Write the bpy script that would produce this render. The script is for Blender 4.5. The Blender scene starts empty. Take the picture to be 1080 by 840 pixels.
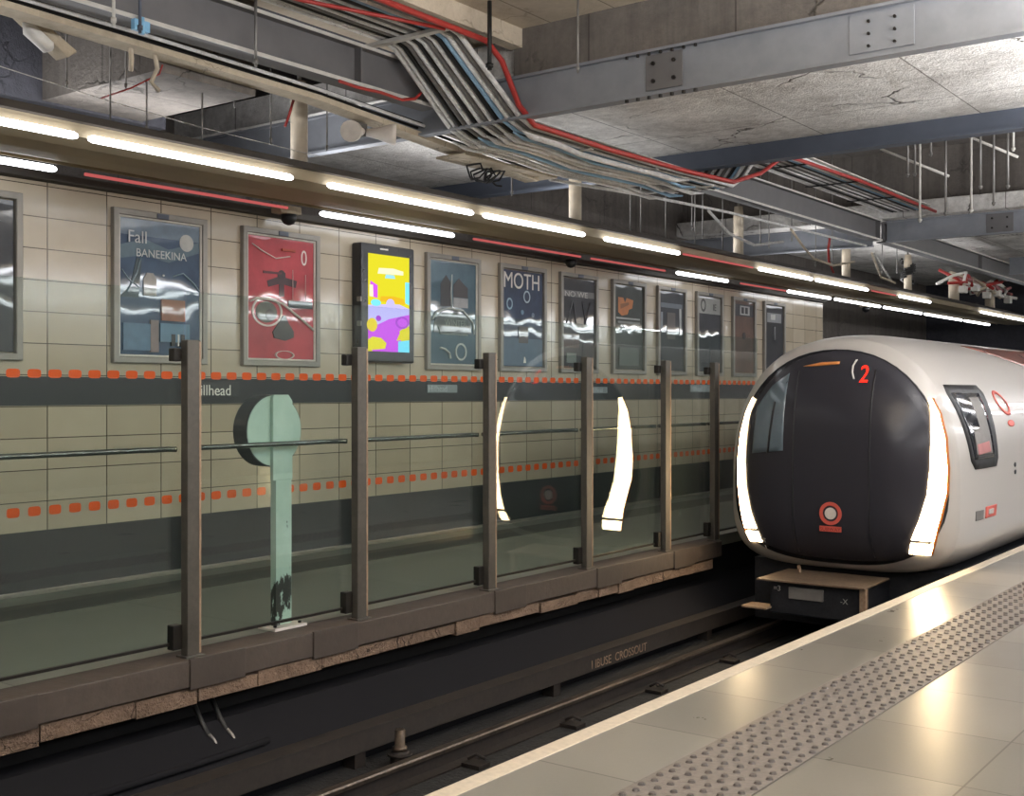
import bpy, bmesh, math, random
from mathutils import Vector, Matrix
random.seed(7)
PI = math.pi
col = bpy.context.scene.collection
sc = bpy.context.scene

# ------------------------------------------------------------------ materials
def lin(h):
    h = h.lstrip('#')
    o = []
    for i in (0, 2, 4):
        v = int(h[i:i+2], 16) / 255
        o.append(v / 12.92 if v <= .04045 else ((v + .055) / 1.055) ** 2.4)
    return (o[0], o[1], o[2], 1)

class NT:
    def __init__(s, name):
        s.m = bpy.data.materials.new(name); s.m.use_nodes = True
        s.t = s.m.node_tree; s.t.nodes.clear()
        s.out = s.t.nodes.new('ShaderNodeOutputMaterial')
    def n(s, typ, **kw):
        nd = s.t.nodes.new('ShaderNode' + typ)
        for k, v in kw.items():
            if k.startswith('_'): setattr(nd, k[1:], v)
            else:
                key = int(k[1:]) if k[0] == 'i' and k[1:].isdigit() else k.replace('__', ' ')
                if hasattr(v, 'is_linked') or v.__class__.__name__.startswith('NodeSocket'): s.t.links.new(v, nd.inputs[key])
                else: nd.inputs[key].default_value = v
        return nd
    def link(s, a, b): s.t.links.new(a, b)
    def pos(s): return s.n('NewGeometry').outputs['Position']
    def xyz(s):
        x = s.n('SeparateXYZ', i0=s.pos()); return x.outputs
    def math(s, op, a, b=None, c=None):
        kw = {'i0': a}
        if b is not None: kw['i1'] = b
        if c is not None: kw['i2'] = c
        return s.n('Math', _operation=op, **kw).outputs[0]
    def mix(s, f, a, b, mode='MIX'):
        nd = s.n('Mix', _data_type='RGBA', _blend_type=mode)
        for i, v in ((0, f), (6, a), (7, b)):
            if v.__class__.__name__.startswith('NodeSocket'): s.link(v, nd.inputs[i])
            else: nd.inputs[i].default_value = v
        return nd.outputs[2]
    def ramp(s, f, stops):
        nd = s.n('ValToRGB', i0=f); e = nd.color_ramp.elements
        while len(e) < len(stops): e.new(0.5)
        for el, (p, c) in zip(e, stops):
            el.position = p; el.color = c if len(c) == 4 else (*c, 1)
        return nd.outputs[0]
    def noise(s, scale, detail=4, vec=None, rough=.6):
        return s.n('TexNoise', Vector=vec or s.pos(), Scale=scale, Detail=detail, Roughness=rough).outputs[0]
    def done(s, color, rough=.6, metal=0., bump=None, bs=.3, bd=.02, coat=0., coat_n=None, spec=None):
        b = s.n('BsdfPrincipled')
        for k, v in (('Base Color', color), ('Roughness', rough), ('Metallic', metal), ('Coat Weight', coat)):
            if v.__class__.__name__.startswith('NodeSocket'): s.link(v, b.inputs[k])
            else: b.inputs[k].default_value = v
        b.inputs['Coat Roughness'].default_value = .03
        if spec is not None: b.inputs['Specular IOR Level'].default_value = spec
        if bump is not None:
            bp = s.n('Bump', Strength=bs, Distance=bd, Height=bump); s.link(bp.outputs[0], b.inputs['Normal'])
        if coat_n is not None: s.link(coat_n, b.inputs['Coat Normal'])
        s.link(b.outputs[0], s.out.inputs[0]); return s.m

def plain(name, hexc, rough=.5, metal=0., var=.12, scale=9., bs=.0, coat=0.):
    t = NT(name); c = lin(hexc)
    f = t.noise(scale, 5)
    lo = tuple(v * (1 - var * 1.6) for v in c[:3]) + (1,); hi = tuple(min(1, v * (1 + var)) for v in c[:3]) + (1,)
    cc = t.ramp(f, [(.25, lo), (.75, hi)])
    r = t.math('MULTIPLY_ADD', f, .18, rough - .09)
    return t.done(cc, r, metal, bump=f if bs else None, bs=bs, coat=coat)

def emit(name, hexc, strength):
    t = NT(name)
    e = t.n('Emission', Color=lin(hexc), Strength=strength); t.link(e.outputs[0], t.out.inputs[0]); return t.m

def concrete(name, a, b, crack='#3a352f', crack_amt=.8, cscale=.9, panel=None, rough=.85, bumps=.5, streak=0.):
    t = NT(name); p = t.pos()
    f1 = t.noise(1.3, 6, p, .65); f2 = t.noise(11, 5, p, .7); f3 = t.noise(46, 3, p)
    f = t.math('ADD', t.math('MULTIPLY', f1, .6), t.math('MULTIPLY', f2, .4))
    c = t.ramp(f, [(.34, lin(a)), (.62, lin(b))])
    wob = t.n('VectorMath', _operation='MULTIPLY_ADD', i0=t.n('TexNoise', Vector=p, Scale=3.2, Detail=5).outputs[1], i1=(.5, .5, .5), i2=p).outputs[0]
    v = t.n('TexVoronoi', _feature='DISTANCE_TO_EDGE', Vector=wob, Scale=cscale).outputs['Distance']
    cm = t.ramp(v, [(.0, (1, 1, 1)), (.012, (0, 0, 0))])
    gate = t.ramp(t.noise(.8, 2, p), [(.48, (0, 0, 0)), (.56, (1, 1, 1))])
    cmg = t.math('MULTIPLY', t.math('MULTIPLY', cm, gate), crack_amt)
    c = t.mix(cmg, c, lin(crack))
    if streak:
        st = t.noise(1., 6, t.n('Mapping', Vector=p, Scale=(5.5, 5.5, .35)).outputs[0], .7)
        c = t.mix(t.math('MULTIPLY', t.ramp(st, [(.45, (0, 0, 0)), (.7, (1, 1, 1))]), streak), c, lin(crack))
    if panel:
        x = t.xyz()
        for ax, sp in panel:
            fr = t.math('FRACT', t.math('DIVIDE', x[ax], sp))
            ln = t.math('LESS_THAN', fr, .014 / sp)
            c = t.mix(t.math('MULTIPLY', ln, .7), c, lin(crack))
    h = t.math('ADD', t.math('ADD', f2, t.math('MULTIPLY', f3, .5)), t.math('MULTIPLY', cmg, -1.2))
    return t.done(c, rough, bump=h, bs=bumps, bd=.03)

def wall_tiles():
    t = NT('glazed wall tiles with orange dots'); x = t.xyz()
    y, z = x[1], x[2]
    # joints: .54 m wide panels, .25 m courses
    fy = t.math('FRACT', t.math('DIVIDE', t.math('ADD', y, 20 * .54 - 5.284), .54))
    fz = t.math('FRACT', t.math('DIVIDE', t.math('ADD', z, 20 * .25 - 1.98), .25))
    jy = t.math('LESS_THAN', t.math('ABSOLUTE', t.math('SUBTRACT', fy, .5)), .491)
    jz = t.math('LESS_THAN', t.math('ABSOLUTE', t.math('SUBTRACT', fz, .5)), .485)
    tile = t.math('MULTIPLY', jy, jz)
    cid = t.n('CombineXYZ', i0=t.math('FLOOR', t.math('DIVIDE', t.math('ADD', y, 20 * .54 - 5.284), .54)), i1=t.math('FLOOR', t.math('DIVIDE', t.math('ADD', z, 20 * .25 - 1.98), .25))).outputs[0]
    wn = t.n('TexWhiteNoise', _noise_dimensions='3D', Vector=cid).outputs[0]
    f = t.math('ADD', t.math('MULTIPLY', wn, .45), t.math('MULTIPLY', t.noise(3, 4), .55))
    c = t.ramp(f, [(.2, lin('#a49884')), (.8, lin('#b6aa96'))])
    c = t.mix(tile, lin('#4a4238'), c)
    def dark(lo, hi, cc, hexc):
        m = t.math('MULTIPLY', t.math('GREATER_THAN', z, lo), t.math('LESS_THAN', z, hi))
        return t.mix(m, cc, lin(hexc)), m
    c, m1 = dark(1.487, 1.718, c, '#2b2c30')
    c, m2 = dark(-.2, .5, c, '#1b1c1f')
    for zc, hw, hh in ((1.742, .058, .034), (.655, .054, .038)):
        d = t.math('ABSOLUTE', t.math('SUBTRACT', t.math('FRACT', t.math('DIVIDE', t.math('ADD', y, 40 * .179 - 4.993 + .0895), .179)), .5))
        dy = t.math('DIVIDE', t.math('MULTIPLY', d, .179), hw)
        dz = t.math('DIVIDE', t.math('ABSOLUTE', t.math('SUBTRACT', z, zc)), hh)
        e = t.math('ADD', t.math('POWER', dy, 4.), t.math('POWER', dz, 4.))
        m = t.math('LESS_THAN', e, 1.)
        c = t.mix(m, c, lin('#e2560c'))
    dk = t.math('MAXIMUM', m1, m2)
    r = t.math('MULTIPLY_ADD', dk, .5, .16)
    wav = t.n('Bump', Strength=.10, Distance=.05, Height=t.noise(2.3, 2)).outputs[0]
    jb = t.n('Bump', Strength=.4, Distance=.004, Height=tile); t.link(wav, jb.inputs['Normal'])
    b = t.n('BsdfPrincipled'); t.link(c, b.inputs['Base Color']); t.link(r, b.inputs['Roughness'])
    b.inputs['Specular IOR Level'].default_value = .45
    t.link(jb.outputs[0], b.inputs['Normal']); t.link(b.outputs[0], t.out.inputs[0]); return t.m

def floor_tiles(name, a, b, px, py, ox, oy, rough, joint='#4b453d'):
    t = NT(name); x = t.xyz()
    gx = t.math('DIVIDE', t.math('ADD', x[0], 60 * px - ox), px); gy = t.math('DIVIDE', t.math('ADD', x[1], 60 * py - oy), py)
    jx = t.math('LESS_THAN', t.math('ABSOLUTE', t.math('SUBTRACT', t.math('FRACT', gx), .5)), .5 - .0045 / px)
    jy = t.math('LESS_THAN', t.math('ABSOLUTE', t.math('SUBTRACT', t.math('FRACT', gy), .5)), .5 - .0045 / py)
    m = t.math('MULTIPLY', jx, jy)
    cid = t.n('CombineXYZ', i0=t.math('FLOOR', gx), i1=t.math('FLOOR', gy)).outputs[0]
    wn = t.n('TexWhiteNoise', _noise_dimensions='3D', Vector=cid).outputs[0]
    n1 = t.noise(2.2, 5); n2 = t.noise(60, 3)
    f = t.math('ADD', t.math('MULTIPLY', wn, .35), t.math('ADD', t.math('MULTIPLY', n1, .45), t.math('MULTIPLY', n2, .2)))
    c = t.mix(m, lin(joint), t.ramp(f, [(.25, lin(a)), (.75, lin(b))]))
    r = t.math('MULTIPLY_ADD', n1, .16, rough - .08)
    h = t.math('ADD', m, t.math('MULTIPLY', n2, .12))
    return t.done(c, r, bump=h, bs=.25, bd=.004)

def glass_mat(name, tint, extra=0.):
    t = NT(name)
    bf = t.n('NewGeometry').outputs['Backfacing']
    fr = t.n('Fresnel', IOR=t.math('MULTIPLY_ADD', bf, 1 / 1.5 - 1.5, 1.5)).outputs[0]
    tr = t.n('BsdfTransparent', Color=tint); gl = t.n('BsdfGlossy', Color=(1, 1, 1, 1), Roughness=.012)
    w = t.n('Bump', Strength=.03, Distance=.05, Height=t.noise(.9, 2)); t.link(w.outputs[0], gl.inputs['Normal'])
    df = t.n('BsdfDiffuse', Color=lin('#8aa398'))
    a = t.n('MixShader', i0=extra); t.link(tr.outputs[0], a.inputs[1]); t.link(df.outputs[0], a.inputs[2])
    mx = t.n('MixShader', i0=fr); t.link(a.outputs[0], mx.inputs[1]); t.link(gl.outputs[0], mx.inputs[2])
    t.link(mx.outputs[0], t.out.inputs[0]); return t.m

def print_mat(name, a, b, scale=3., mid=.5):
    t = NT(name)
    f = t.noise(scale, 5, None, .65)
    c = t.ramp(f, [(mid - .18, lin(a)), (mid + .18, lin(b))])
    cn = t.n('Bump', Strength=.10, Distance=.08, Height=t.noise(1.7, 1)).outputs[0]
    return t.done(c, .55, coat=.5, coat_n=cn)

def oxide(name, a, b, rough=.5, metal=.6, scale=6., bs=.25):
    t = NT(name); f = t.math('ADD', t.math('MULTIPLY', t.noise(scale, 6, None, .7), .6), t.math('MULTIPLY', t.noise(scale * 6, 4), .4))
    return t.done(t.ramp(f, [(.35, lin(a)), (.65, lin(b))]), rough, metal, bump=f, bs=bs, bd=.01)

M = {}
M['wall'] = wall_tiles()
M['backwall'] = plain('plain wall panels', '#45413c', .4)
M['dark_wall'] = concrete('dark concrete tunnel wall', '#3a3a40', '#4e4e55', '#202024', .6, 1.2, rough=.9)
M['panel_wall'] = concrete('stained shuttered concrete', '#57524d', '#6e6761', '#36322e', .5, .8, panel=((0, 1.05), (1, 1.05)), streak=.45)
M['upstand'] = concrete('stained grey concrete upstand', '#5f5a55', '#7c756e', '#3c3833', .9, .7, panel=((0, 1.3),), streak=.45)
M['ceiling'] = concrete('board marked cream concrete', '#b5a792', '#cfc1ac', '#6b5f50', .5, .8, panel=((0, .62),), rough=.85)
M['slab'] = concrete('cracked pale concrete', '#a8a39d', '#ece9e4', '#453b32', 1., .6, bumps=1., panel=((0, 1.6), (1, 1.85)))
M['beam'] = plain('painted grey steel', '#878a90', .55, .1, .10, 5.)
M['beam_web'] = plain('grey steel girder paint', '#6e6c6c', .6, .1, .10, 4.)
M['beam_dark'] = plain('blue grey steel', '#565c68', .6, .1, .10, 4.)
M['bolt'] = plain('dark bolt steel', '#2d2a28', .5, .6)
M['tile_floor'] = floor_tiles('grey stone floor tiles', '#6c685f', '#807b71', .64, .75, -2.02, 4.905, .3)
M['edge_floor'] = floor_tiles('grey stone edge tiles', '#6c685f', '#807b71', 9., .75, -7., 4.905, .3)
M['far_floor'] = floor_tiles('grey green floor', '#6d7067', '#7c7f74', 2.4, 1.9, -6.2, 3.5, .45, '#55574f')
M['floor_stripe'] = plain('darker paving stripe', '#4b4a45', .55)
M['nosing'] = plain('cream edge nosing', '#c9bba6', .6, 0, .1, 25, .2)
M['tactile'] = plain('studded grey brown paving', '#776f68', .5, 0, .18, 40, .3)
M['stud'] = plain('worn dark paving studs', '#4d4540', .42, 0, .25, 30)  # studs coloured darker than the paving around them
M['coping'] = plain('brown grey coping', '#453c35', .6, 0, .14, 14, .25)
M['coping_block'] = plain('coping end block', '#3f3731', .55, 0, .12, 10, .2)
M['mortar'] = concrete('crumbling mortar', '#574639', '#7c6655', '#231a14', 1., 3.2, bumps=1., rough=.9)
M['track'] = concrete('oily black track bed', '#0d0d0e', '#1c1b1b', '#050505', .5, 2., rough=.75)
M['bench'] = NT('dark smooth concrete bench').done(lin('#1a1a1d'), .9, spec=.12)
M['void'] = plain('shade black recess', '#0b0b0b', .9)  # near-black colour paints the shade under the platform overhangs
M['rail'] = oxide('worn running rail steel', '#3b342f', '#65594e', .38, .7)
M['rail_side'] = oxide('rusty rail web', '#15110f', '#2a221d', .7, .3)
M['board'] = oxide('brown guard board', '#1c1815', '#2c2520', .7, 0.)
M['post'] = oxide('bronze grey post steel', '#45423d', '#55514a', .45, .35, 5., .08)
M['clamp'] = plain('black clamp', '#26231f', .45, .5)
M['handrail'] = plain('polished dark steel tube', '#6b6b68', .22, .9)
M['glass'] = glass_mat('green tinted glass', (.93, .97, .955, 1), .016)
M['mint'] = NT('chipped mint paint')
def _mint():
    t = M['mint']; f = t.noise(5.5, 6, t.n('Mapping', Vector=t.pos(), Scale=(1, 1, .45)).outputs[0], .65); z = t.xyz()[2]
    low = t.n('MapRange', Value=z, i1=1.0, i2=.2, i3=0., i4=.11).outputs[0]
    m = t.ramp(t.math('ADD', f, low), [(.665, (0, 0, 0)), (.685, (1, 1, 1))])
    c = t.mix(m, t.ramp(t.noise(3), [(.3, lin('#a2b8ab')), (.7, lin('#bccfc3'))]), lin('#35322d'))
    return t.done(c, .5, bump=m, bs=-.2, bd=.004)
M['mint'] = _mint()
M['rim'] = plain('dark drum rim', '#33353a', .5)
M['white_metal'] = plain('white painted plate', '#d9d0c6', .5)
M['hull'] = plain('khaki raft casing', '#a3957b', .6, 0, .06, 2.)
M['raft_dark'] = plain('dark raft edge', '#39332d', .6)
M['tube'] = emit('lit white tube', '#f8faff', 6.5)
M['tube_near'] = emit('lit white platform tube', '#f8faff', 42.)
M['tube_red'] = emit('dim red tube', '#c8605e', .75)
M['post_cream'] = plain('cream painted hanger', '#cdbfa9', .55, 0, .1, 8)
M['rod'] = plain('galvanised rod', '#8c8985', .45, .5)
M['rod_white'] = plain('white rod', '#c9c5bd', .5)
M['frame'] = plain('brushed aluminium frame', '#87827a', .45, .3, .08)
M['frame_in'] = plain('pale inner frame', '#c7c1b6', .45, .2)
M['screen_case'] = plain('black screen casing', '#17171a', .3)
M['shell'] = NT('pale grey train paint').done(lin('#b9b3ac'), .34, .05, coat=.35)
M['shell_low'] = plain('silver skirt paint', '#a7a5a6', .35, .2, .05, 2.)
M['mask'] = NT('black glass windscreen').done(lin('#323136'), .2, spec=.22)
M['black_trim'] = plain('black rubber trim', '#131315', .5)
M['lamp'] = emit('lit warm headlamp', '#ffdfae', 26.)
M['lamp_edge'] = plain('orange headlamp rim', '#b5672a', .35)
M['led'] = emit('red led digits', '#ff2a1c', 2.4)
M['orange'] = plain('orange vinyl', '#cc5a4c', .45, 0, .05)
M['orange_brown'] = plain('brown orange livery paint', '#7a3a26', .3, .1, .12, 2., 0, .4)
M['red_pipe'] = plain('red conduit', '#a8322c', .45, 0, .15)
M['blue'] = plain('pale blue plastic', '#7fb4d6', .5)
M['white'] = plain('white lettering', '#e6e2da', .5)
M['greytext'] = plain('grey lettering', '#a8a49c', .6)
M['cabwin'] = plain('pale blue grey pane', '#5d6a72', .12, 0, .12, 3.)
M['winglass'] = plain('dark side glass', '#2b2c30', .08, 0, .1)
M['curtain'] = plain('grey window blind', '#77736f', .6)
M['pink'] = plain('pink seat fabric', '#a8706e', .8)
M['tan'] = oxide('tan steel cover', '#7a6450', '#a38b74', .5, .3)
M['cover'] = oxide('brown grey steel cover', '#5d4d3f', '#7d6b59', .55, .3)
M['under'] = oxide('black underframe', '#17181b', '#2a2b30', .5, .3)
M['cable_white'] = concrete('dusty white cable', '#c2beb8', '#f6f4f1', '#2c2926', 1., 14., bumps=.8)
M['cable_dark'] = plain('black cable', '#1a1917', .6)
M['cable_grey'] = plain('grey cable', '#6d6a66', .6)
M['cable_blue'] = plain('blue grey dusty cable', '#8fb2cc', .6)
M['tray'] = concrete('dusty tray sheet', '#9a948b', '#e2ddd4', '#26221e', 1., 4., bumps=.6)
M['tray_beige'] = concrete('beige trunking', '#a89a84', '#cdbfa8', '#463c31', .8, 2.5, bumps=.4)

# ------------------------------------------------------------------ mesh builder (world coordinates)
class MB:
    def __init__(s): s.v = []; s.f = []; s.sm = []
    def add(s, vs, fs, smooth=False):
        o = len(s.v); s.v += [tuple(v) for v in vs]
        for f in fs: s.f.append([i + o for i in f]); s.sm.append(smooth)
        return s
    def box(s, x0, x1, y0, y1, z0, z1):
        return s.add([(x, y, z) for x in (x0, x1) for y in (y0, y1) for z in (z0, z1)],
                     [(0, 1, 3, 2), (4, 6, 7, 5), (0, 4, 5, 1), (2, 3, 7, 6), (0, 2, 6, 4), (1, 5, 7, 3)])
    def prism(s, poly, fn, d0, d1):
        n = len(poly); vs = [fn(p[0], p[1], d0) for p in poly] + [fn(p[0], p[1], d1) for p in poly]
        fs = [list(range(n))[::-1], list(range(n, 2 * n))] + [(i, (i + 1) % n, (i + 1) % n + n, i + n) for i in range(n)]
        return s.add(vs, fs)
    def extr_y(s, poly, y0, y1): return s.prism(poly, lambda a, b, d: (a, d, b), y0, y1)   # (x,z)
    def extr_x(s, poly, x0, x1): return s.prism(poly, lambda a, b, d: (d, a, b), x0, x1)   # (y,z)
    def tube(s, pts, r, n=8, cap=True):
        pts = [Vector(p) for p in pts]; rings = []; N = len(pts)
        up = Vector((0, 0, 1)); prev = None
        for i, p in enumerate(pts):
            d = (pts[min(i + 1, N - 1)] - pts[max(i - 1, 0)]).normalized()
            a = up if abs(d.dot(up)) < .95 else Vector((1, 0, 0))
            u = d.cross(a).normalized()
            if prev is not None and u.dot(prev) < 0: u = -u
            prev = u; w = d.cross(u).normalized(); rr = r[i] if isinstance(r, (list, tuple)) else r
            rings.append([p + u * (rr * math.cos(2 * PI * k / n)) + w * (rr * math.sin(2 * PI * k / n)) for k in range(n)])
        vs = [v for R in rings for v in R]; fs = []
        for i in range(N - 1):
            for k in range(n): fs.append((i * n + k, i * n + (k + 1) % n, (i + 1) * n + (k + 1) % n, (i + 1) * n + k))
        s.add(vs, fs, True)
        if cap:
            s.add(rings[0], [list(range(n))]); s.add(rings[-1], [list(range(n))])
        return s
    def disc(s, c, r, axis, t, n=32, ry=None):
        ry = ry or r
        cs = [(r * math.cos(2 * PI * k / n), ry * math.sin(2 * PI * k / n)) for k in range(n)]
        if axis == 'x': return s.prism(cs, lambda a, b, d: (c[0] + d, c[1] + a, c[2] + b), 0, t)
        if axis == 'y': return s.prism(cs, lambda a, b, d: (c[0] + a, c[1] + d, c[2] + b), 0, t)
        return s.prism(cs, lambda a, b, d: (c[0] + a, c[1] + b, c[2] + d), 0, t)
    def ring(s, c, r0, r1, axis, t, n=36, ell=1.):
        vs = []; fs = []
        for k in range(n):
            a = 2 * PI * k / n
            for r, d in ((r0, 0), (r1, 0), (r1, t), (r0, t)):
                p, q = r * math.cos(a), r * math.sin(a) * ell
                vs.append((c[0] + d, c[1] + p, c[2] + q) if axis == 'x' else (c[0] + p, c[1] + d, c[2] + q))
            o = k * 4; q2 = ((k + 1) % n) * 4
            for j in range(4): fs.append((o + j, o + (j + 1) % 4, q2 + (j + 1) % 4, q2 + j))
        return s.add(vs, fs)
    def build(s, name, mat, parent=None, bevel=0, kind=None):
        me = bpy.data.meshes.new(name)
        off = parent_origin(parent)
        me.from_pydata([(v[0] - off[0], v[1] - off[1], v[2] - off[2]) for v in s.v], [], s.f); me.update()
        me.polygons.foreach_set('use_smooth', s.sm)
        bm = bmesh.new(); bm.from_mesh(me)
        bmesh.ops.remove_doubles(bm, verts=bm.verts, dist=1e-5)
        bmesh.ops.recalc_face_normals(bm, faces=bm.faces); bm.to_mesh(me); bm.free()
        me.materials.append(mat)
        o = bpy.data.objects.new(name, me); col.objects.link(o)
        if parent is not None: o.parent = parent
        if bevel:
            b = o.modifiers.new('bevel', 'BEVEL'); b.width = bevel; b.segments = 2; b.limit_method = 'ANGLE'
        if kind: o['kind'] = kind
        return o
def parent_origin(p):
    x = Vector((0, 0, 0))
    while p is not None:
        x += p.location; p = p.parent
    return x
def tag(o, label, cat, group=None):
    o['label'] = label; o['category'] = cat
    if group: o['group'] = group
    return o
def thing(name, loc, label, cat, group=None):
    o = bpy.data.objects.new(name, None); col.objects.link(o); o.location = loc; o.empty_display_size = .1
    return tag(o, label, cat, group)
def solo(mb, name, mat, label, cat, group=None, bevel=0):
    return tag(mb.build(name, mat, None, bevel), label, cat, group)
def text(s, name, mat, parent, loc, size, facing, sx=1., depth=.002, kind=None, align='LEFT'):
    cu = bpy.data.curves.new(name, 'FONT'); cu.body = s; cu.size = size; cu.extrude = depth; cu.align_x = align
    tmp = bpy.data.objects.new('tmp', cu); col.objects.link(tmp)
    dg = bpy.context.evaluated_depsgraph_get(); dg.update()
    me = bpy.data.meshes.new_from_object(tmp.evaluated_get(dg)); me.name = name
    bpy.data.objects.remove(tmp)
    if facing == 'x': mt = Matrix(((0, 0, 1, 0), (sx, 0, 0, 0), (0, 1, 0, 0), (0, 0, 0, 1)))
    else: mt = Matrix(((sx, 0, 0, 0), (0, 0, -1, 0), (0, 1, 0, 0), (0, 0, 0, 1)))
    off = parent_origin(parent)
    me.transform(Matrix.Translation(Vector(loc) - off) @ mt)
    me.materials.clear(); me.materials.append(mat)
    o = bpy.data.objects.new(name, me); col.objects.link(o)
    if parent is not None: o.parent = parent
    return o

def text_on(s_, name, mat, parent, u, z, size, fn, sx=1., off=.012, align='LEFT'):
    o = text(s_, name, mat, None, (0, 0, 0), size, 'x', 1., .002, align=align)
    org = parent_origin(parent)
    for v in o.data.vertices:
        q = fn(u + v.co.y * sx, z + v.co.z, off + v.co.x); v.co = Vector(q) - org
    o.parent = parent; return o

# ------------------------------------------------------------------ camera
f_px = 1240.; th = math.atan((1465 - 540) / f_px)
cam = bpy.data.objects.new('camera', bpy.data.cameras.new('camera')); col.objects.link(cam); sc.camera = cam
cam.location = (0, 0, 1.6); cam.rotation_euler = (PI / 2, 0, th)
cam.data.sensor_width = 36; cam.data.lens = 36 * f_px / 1080
cam.data.shift_y = -(420 - 413) / 1080
cam.data.clip_start = .05

# ------------------------------------------------------------------ setting
S = 'structure'
XE = -3.055          # our platform edge
MB().box(-2.465, 6, -4, 34, -.25, 0).build('floor_platform', M['tile_floor'], None, 0, S)
MB().box(-2.955, -2.465, -4, 34, -.25, 0).build('floor_platform_edge', M['edge_floor'], None, 0, S)
MB().box(XE, -2.955, -4, 34, -.12, .004).build('trim_1', M['nosing'], None, .006, S)
MB().box(-2.9, 6, -4, 34, -1.2, -.25).build('wall_platform_face', M['void'], None, 0, S)
# studded paving: slab with six columns of offset blisters
tac = MB().box(-2.465, -2.02, -1, 20, -.02, .004).build('trim_2', M['tactile'], None, 0, S)
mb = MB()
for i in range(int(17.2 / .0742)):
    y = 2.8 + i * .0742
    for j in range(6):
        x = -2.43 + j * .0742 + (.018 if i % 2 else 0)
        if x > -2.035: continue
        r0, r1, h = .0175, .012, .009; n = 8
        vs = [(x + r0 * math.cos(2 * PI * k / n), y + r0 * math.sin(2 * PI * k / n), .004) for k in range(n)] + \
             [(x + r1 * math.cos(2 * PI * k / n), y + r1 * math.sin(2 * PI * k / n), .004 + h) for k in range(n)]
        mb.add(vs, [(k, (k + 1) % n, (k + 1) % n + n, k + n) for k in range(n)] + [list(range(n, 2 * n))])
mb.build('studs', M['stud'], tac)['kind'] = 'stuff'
MB().box(-9.5, -5.98, -4, 34, -.12, 0.0).build('floor_far_platform', M['far_floor'], None, 0, S)
MB().box(-8.2, -7.72, -4, 21.2, -.01, .003).build('trim_3', M['floor_stripe'], None, 0, S)
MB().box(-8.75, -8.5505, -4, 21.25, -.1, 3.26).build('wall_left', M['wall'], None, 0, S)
MB().box(-8.62, -8.47, -4, 21.25, 3.265, 3.33).build('trim_4', M['raft_dark'], None, .01, S)
MB().box(-8.56, -8.52, -4, 21.2, 0, .035).build('baseboard_left', M['frame'], None, .005, S)
MB().box(-10.9, -10.6, -4, 34, 0, 6).build('wall_far_left', M['panel_wall'], None, 0, S)
MB().box(-10.6, 6, 34, 34.3, -1.2, 6).build('wall_end', M['dark_wall'], None, 0, S)
MB().box(-10.6, -8.76, 21.3, 21.5, 0, 3.3).build('wall_return', M['dark_wall'], None, 0, S)
MB().box(5.6, 5.8, -4, 34, 0, 4.7).build('wall_right', M['backwall'], None, 0, S)
MB().box(-10.9, 6, -4.3, -4, -1.2, 6).build('wall_behind', M['backwall'], None, 0, S)
MB().box(-10.6, -8.6, 1., 6.45, 3.9, 4.7).build('wall_bulkhead', M['dark_wall'], None, 0, S)
MB().box(-9.2, 5.8, -4, 34, -1.2, -.9).build('floor_trackbed', M['track'], None, 0, S)
# under the far platform: undercut recess, sloping bench
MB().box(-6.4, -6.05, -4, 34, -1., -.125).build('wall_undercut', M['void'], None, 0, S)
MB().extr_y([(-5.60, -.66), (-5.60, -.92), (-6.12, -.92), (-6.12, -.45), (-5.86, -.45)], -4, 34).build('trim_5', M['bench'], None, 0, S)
# ceilings
MB().box(-7.2, 6, -4, 8.2, 4.66, 4.95).build('ceiling', M['ceiling'], None, 0, S)
MB().box(-10.9, -7.2, -4, 8.2, 5.2, 5.4).build('ceiling_void', M['dark_wall'], None, 0, S)
MB().box(-7.25, -7.2, -4, 8.2, 4.66, 5.25).build('wall_void_side', M['dark_wall'], None, 0, S)
MB().box(-5.95, 6, 8.0, 8.3, 4.2, 4.95).build('wall_upstand', M['upstand'], None, 0, S)
MB().box(-5.98, -5.86, 6.2, 8.0, 4.5, 4.67).build('trim_6', M['ceiling'], None, 0, S)
MB().box(-10.6, 6, 8.06, 12.0, 4.32, 4.6).build('ceiling_slab', M['slab'], None, 0, S)
MB().box(-10.6, 6, 12.0, 12.2, 4.36, 5.8).build('wall_bay_front', M['upstand'], None, 0, S)
MB().box(-10.9, 6, 12.0, 20, 5.6, 5.8).build('ceiling_bay', M['panel_wall'], None, 0, S)
MB().box(-10.6, 6, 19.55, 19.8, 4.7, 5.8).build('wall_bay_back', M['panel_wall'], None, 0, S)
MB().box(-10.6, 6, 19.3, 19.8, 4.46, 4.72).build('trim_7', M['slab'], None, .02, S)
MB().box(-10.9, 6, 19.8, 34.3, 4.62, 4.9).build('ceiling_far', M['slab'], None, 0, S)
# downstand beam over the far platform
MB().box(-10.6, -7.14, 5.27, 6.2, 3.92, 5.2).build('ceiling_downstand', M['upstand'], None, 0, S)
# far-platform coping: slab, end blocks, mortar bed
cop = thing('coping', (-5.71, 10, 0), 'brown grey stone coping along the far platform edge under the glass screens', 'coping')
MB().box(-5.98, -5.71, -4, 11.3, -.16, .001).build('coping_slab', M['coping'], cop, .006)
mb = MB(); y = -1.
rnd = random.Random(3)
while y < 11.25:
    w = rnd.uniform(.25, .6)
    mb.box(-5.98, -5.735 + rnd.uniform(-.01, .012), y, min(y + w, 11.25), -.27 + rnd.uniform(-.02, .02), -.165 - rnd.uniform(0, .02)); y += w + .006
mb.build('mortar_bed', M['mortar'], cop, .012)
for y0 in (3.05, 4.45, 5.45, 7.42, 8.93, 10.35):
    MB().box(-5.72, -5.698, y0, y0 + .42, -.175, .008).build('end_block', M['coping_block'], cop, .004)
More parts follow.
